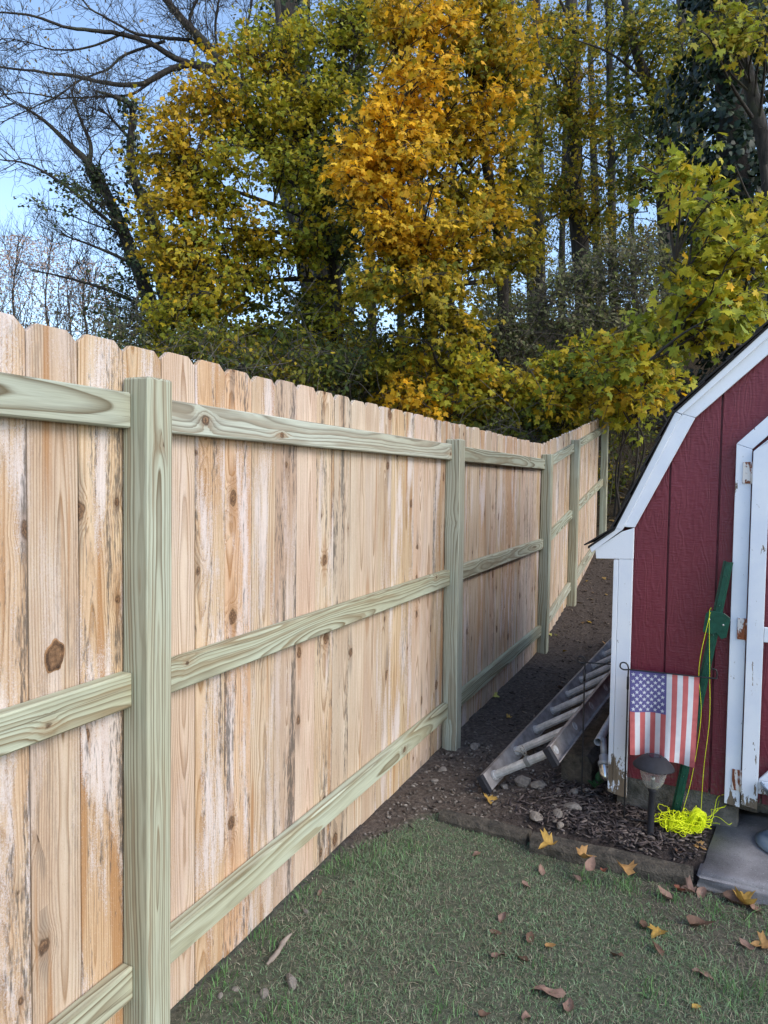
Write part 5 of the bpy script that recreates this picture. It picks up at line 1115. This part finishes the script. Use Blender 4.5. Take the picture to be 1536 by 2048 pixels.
# saplings and bushes along the far side of the fence
def bush(seed, px, Y, blobs, nt, tl, nl, ls, name, lab, tm=T_LOBE, wm=TWIG, stems=5, flat=.6, vines=0, group=None):
    t = Tree(seed); b0 = base_at(px, Y); t.trunk = []
    for k in range(stems):
        bx_, by_ = blobs[k % len(blobs)][:2]; e = atY(bx_+t.r.normal(0, 20), by_, blobs[k % len(blobs)][2]); t.trunk.append(t.limb([b0+t.r.normal(0, .15, 3)*[1, 1, 0], (b0+e)/2+t.r.normal(0, .15, 3), e], .022, .006, 5))
    t.trunk = np.concatenate(t.trunk); t.crown(blobs, nt, tl, nl, ls, .012, .8, flat, .05)
    for v in range(vines):
        b_ = blobs[t.r.integers(0, len(blobs))]; p = atY(b_[0]+t.r.normal(0, b_[3]*.7), b_[1]+t.r.normal(0, b_[4]*.7), b_[2]-.25+t.r.normal(0, .25)); dv = unit(t.r.normal(0, 1, 3)*[1, .5, .8]); l = t.r.uniform(.3, 1.1)
        t.w.add(smooth_path([p, p+dv*l*.5+t.r.normal(0, .1, 3), p+dv*l+t.r.normal(0, .15, 3)-[0, 0, .15]], 4), .0042, 3)
    return t.build(name, lab, 'bush', b0, tm, wmat=wm, group=group)
SB = 'saplings and bushes beyond the fence'
bush(41, 840, 11, [(800, 790, 10.3, 55, 35, 9, GOLD+OCHRE), (870, 740, 10.3, 60, 45, 11, OCHRE+LIME), (860, 820, 10.2, 60, 30, 8, GOLD[:2]+OCHRE), (790, 740, 10.4, 40, 35, 5, OLIVE)], 8, .4, 8, .098, 'maple_sapling', 'golden low sapling just above the fence, left end of the row', T_MAPLE, group=SB)
bush(42, 980, 11, [(960, 760, 10.3, 60, 45, 12, LIME+OCHRE[:2]), (1010, 800, 10.1, 60, 40, 11, LIME+OCHRE), (930, 690, 10.6, 55, 35, 8, LIME+OLIVE), (950, 840, 10.1, 50, 30, 6, GREEN)], 8, .4, 8, .095, 'maple_sapling', 'yellow-green low sapling in the middle of the row above the fence', T_MAPLE, group=SB)
bush(43, 1120, 10.6, [(1080, 750, 10, 55, 45, 11, LIME+OCHRE[:2]), (1150, 800, 9.8, 60, 30, 10, LIME+OCHRE[:2]), (1150, 730, 10, 55, 45, 10, LIME+GREEN), (1090, 830, 9.9, 50, 30, 6, OLIVE+GREEN)], 8, .4, 8, .098, 'maple_sapling', 'leafy sapling above the corner where the fence turns uphill', T_MAPLE, group=SB)
bush(44, 1260, 10.2, [(1240, 720, 9, 60, 45, 12, LIME+OCHRE[:2]), (1290, 760, 8.8, 50, 45, 9, LIME+GOLD[:1]), (1230, 800, 9.4, 50, 35, 7, LIME+OCHRE[:2]), (1300, 680, 9, 55, 45, 9, LIME+GREEN)], 7, .36, 8, .105, 'maple_sapling', 'bright leafy sapling between the fence end and the shed roof', T_MAPLE, group=SB)
bush(45, 1060, 13, [(1000, 650, 12, 60, 40, 12, DUSTY), (1070, 620, 12, 60, 50, 13, DUSTY), (1010, 720, 11.8, 60, 40, 9, DUSTY)], 11, .5, 11, .08, 'vine_thicket', 'dusty grey-green vine thicket below the gold maple', T_OVAL, VINEWOOD, 5, .9, 110, SB)
bush(46, 1190, 13, [(1150, 590, 12, 60, 50, 13, DUSTY), (1220, 550, 12, 60, 50, 13, DUSTY+GREEN[:1]), (1180, 660, 11.8, 70, 45, 13, DUSTY)], 11, .5, 11, .08, 'vine_thicket', 'dusty grey-green vine thicket in front of the dark straight trunk', T_OVAL, VINEWOOD, 5, .9, 130, SB)
bush(47, 1320, 12.5, [(1290, 610, 11.6, 60, 55, 13, DUSTY+GREEN[:1]), (1300, 520, 11.8, 55, 45, 10, DUSTY), (1390, 600, 11.4, 60, 60, 11, DKGRN+DUSTY), (1460, 640, 11, 70, 60, 10, DKGRN)], 11, .5, 11, .08, 'vine_thicket', 'tangled thicket below the forked trunk at the right', T_OVAL, VINEWOOD, 5, .9, 130, SB)
bush(48, 480, 10, [(400, 690, 9.8, 60, 35, 10, GREEN+OLIVE), (490, 720, 9.6, 60, 35, 10, GREEN+OLIVE), (450, 740, 9.5, 60, 25, 7, GREEN+DKGRN)], 11, .45, 10, .085, 'wild_bush', 'dark green bush over the fence below the green maple', T_OVAL, VINEWOOD, 5, .8, 40, SB)
bush(49, 640, 10.5, [(580, 720, 10, 60, 45, 12, GREEN+OLIVE), (670, 740, 10, 60, 45, 12, GREEN+DKGRN), (620, 770, 9.8, 60, 25, 8, GREEN+OLIVE)], 11, .45, 10, .085, 'wild_bush', 'dark green bush over the fence left of the golden sapling', T_OVAL, VINEWOOD, 5, .8, 60, SB)
bush(50, 760, 11.5, [(740, 700, 11.2, 60, 60, 13, GREEN+OLIVE), (830, 690, 11.4, 60, 45, 10, DKGRN+OLIVE), (730, 790, 10.9, 50, 35, 8, GREEN+DKGRN)], 11, .5, 10, .09, 'wild_bush', 'dark bush behind the golden sapling', T_OVAL, VINEWOOD, 5, .8, 60, SB)
bush(51, 320, 12, [(250, 690, 11.6, 60, 40, 9, DKGRN+DUSTY), (330, 700, 11.6, 60, 40, 9, GREEN+OLIVE)], 11, .5, 10, .08, 'wild_bush', 'dusty dark bush over the fence at the foot of the leaning tree', T_OVAL, VINEWOOD, 4, .8, 60, SB)
bush(52, 1000, 10.4, [(960, 860, 9.9, 70, 25, 9, GREEN), (1040, 860, 9.8, 60, 28, 9, GREEN+GREEN), (880, 850, 10, 50, 20, 6, GREEN)], 8, .4, 8, .07, 'wild_bush', 'shady bush right behind the fence corner', T_OVAL, VINEWOOD, 4, .8, 30, SB)
bush(53, 1240, 11.6, [(1240, 860, 11, 50, 50, 11, GREEN), (1250, 950, 10.9, 45, 50, 10, GREEN+OLIVE[:1]), (1220, 1020, 10.9, 40, 35, 7, GREEN), (1180, 800, 11.2, 50, 40, 8, GREEN)], 8, .4, 8, .075, 'wild_bush', 'shady bush with dry stalks between the last post and the shed', T_OVAL, VINEWOOD, 5, .8, 70, SB)
for k, (px, Y, lab) in enumerate(((40, 21, 'brown leafless brush above the fence at the far left edge'), (130, 20, 'brown leafless brush above the second picket from the left'), (215, 18, 'brown twiggy brush at the left foot of the leaning tree'))):
    t = Tree(200+k); b0 = base_at(px, Y)
    for q in range(9):
        e = atY(px+t.r.normal(0, 42), 585+t.r.uniform(-35, 60), Y+t.r.normal(0, .4)); P = t.limb([b0+t.r.normal(0, .3, 3)*[1, 1, 0], (b0+e)/2+t.r.normal(0, .25, 3), e], .03, .008, 5); t.twigs(P, 7, 1.4, .011, 2, .5, .7)
    n = 260; rr = t.r; pos = np.array([atY(px+rr.normal(0, 40), 640+rr.normal(0, 35), Y+rr.normal(0, .5)) for _ in range(n)]); t.leaves(pos, rr.normal(0, 1, (n, 3)), rr.normal(0, 1, (n, 3)), rr.uniform(.06, .11, n), np.array([(.22, .16, .10), (.34, .22, .12), (.16, .15, .08)])[rr.integers(0, 3, n)])
    t.build('wild_bush', lab, 'bush', b0, T_OVAL, wmat=VINEWOOD, group='leafless brush at the far left')
# leaf litter on the slope
r = np.random.default_rng(9); n = 7000; x = r.uniform(-6, 12, n); y = r.uniform(9.5, 24, n); pos = np.concatenate([np.stack([x, y, G(x, y)+.03], 1), ALLEY_LEAVES[0]]); n = len(pos)
V, T, c = leaf_cloud(T_LOBE, pos, r.normal(0, 1, (n, 3))*[1, 1, .2], r.normal(0, .35, (n, 3))+[0, 0, 1], np.where(np.arange(n) < 7000, r.uniform(.07, .13, n), r.uniform(.035, .07, n)), np.array([(.16, .10, .05), (.25, .16, .05), (.10, .07, .045), (.32, .20, .03)])[r.integers(0, 4, n)])
tag(put('leaf_litter', fast_mesh('leaf_litter', V, T, DEADLEAF, c)), 'brown fallen leaf litter on the wooded slope and the dirt alley', 'leaves', kind='stuff')
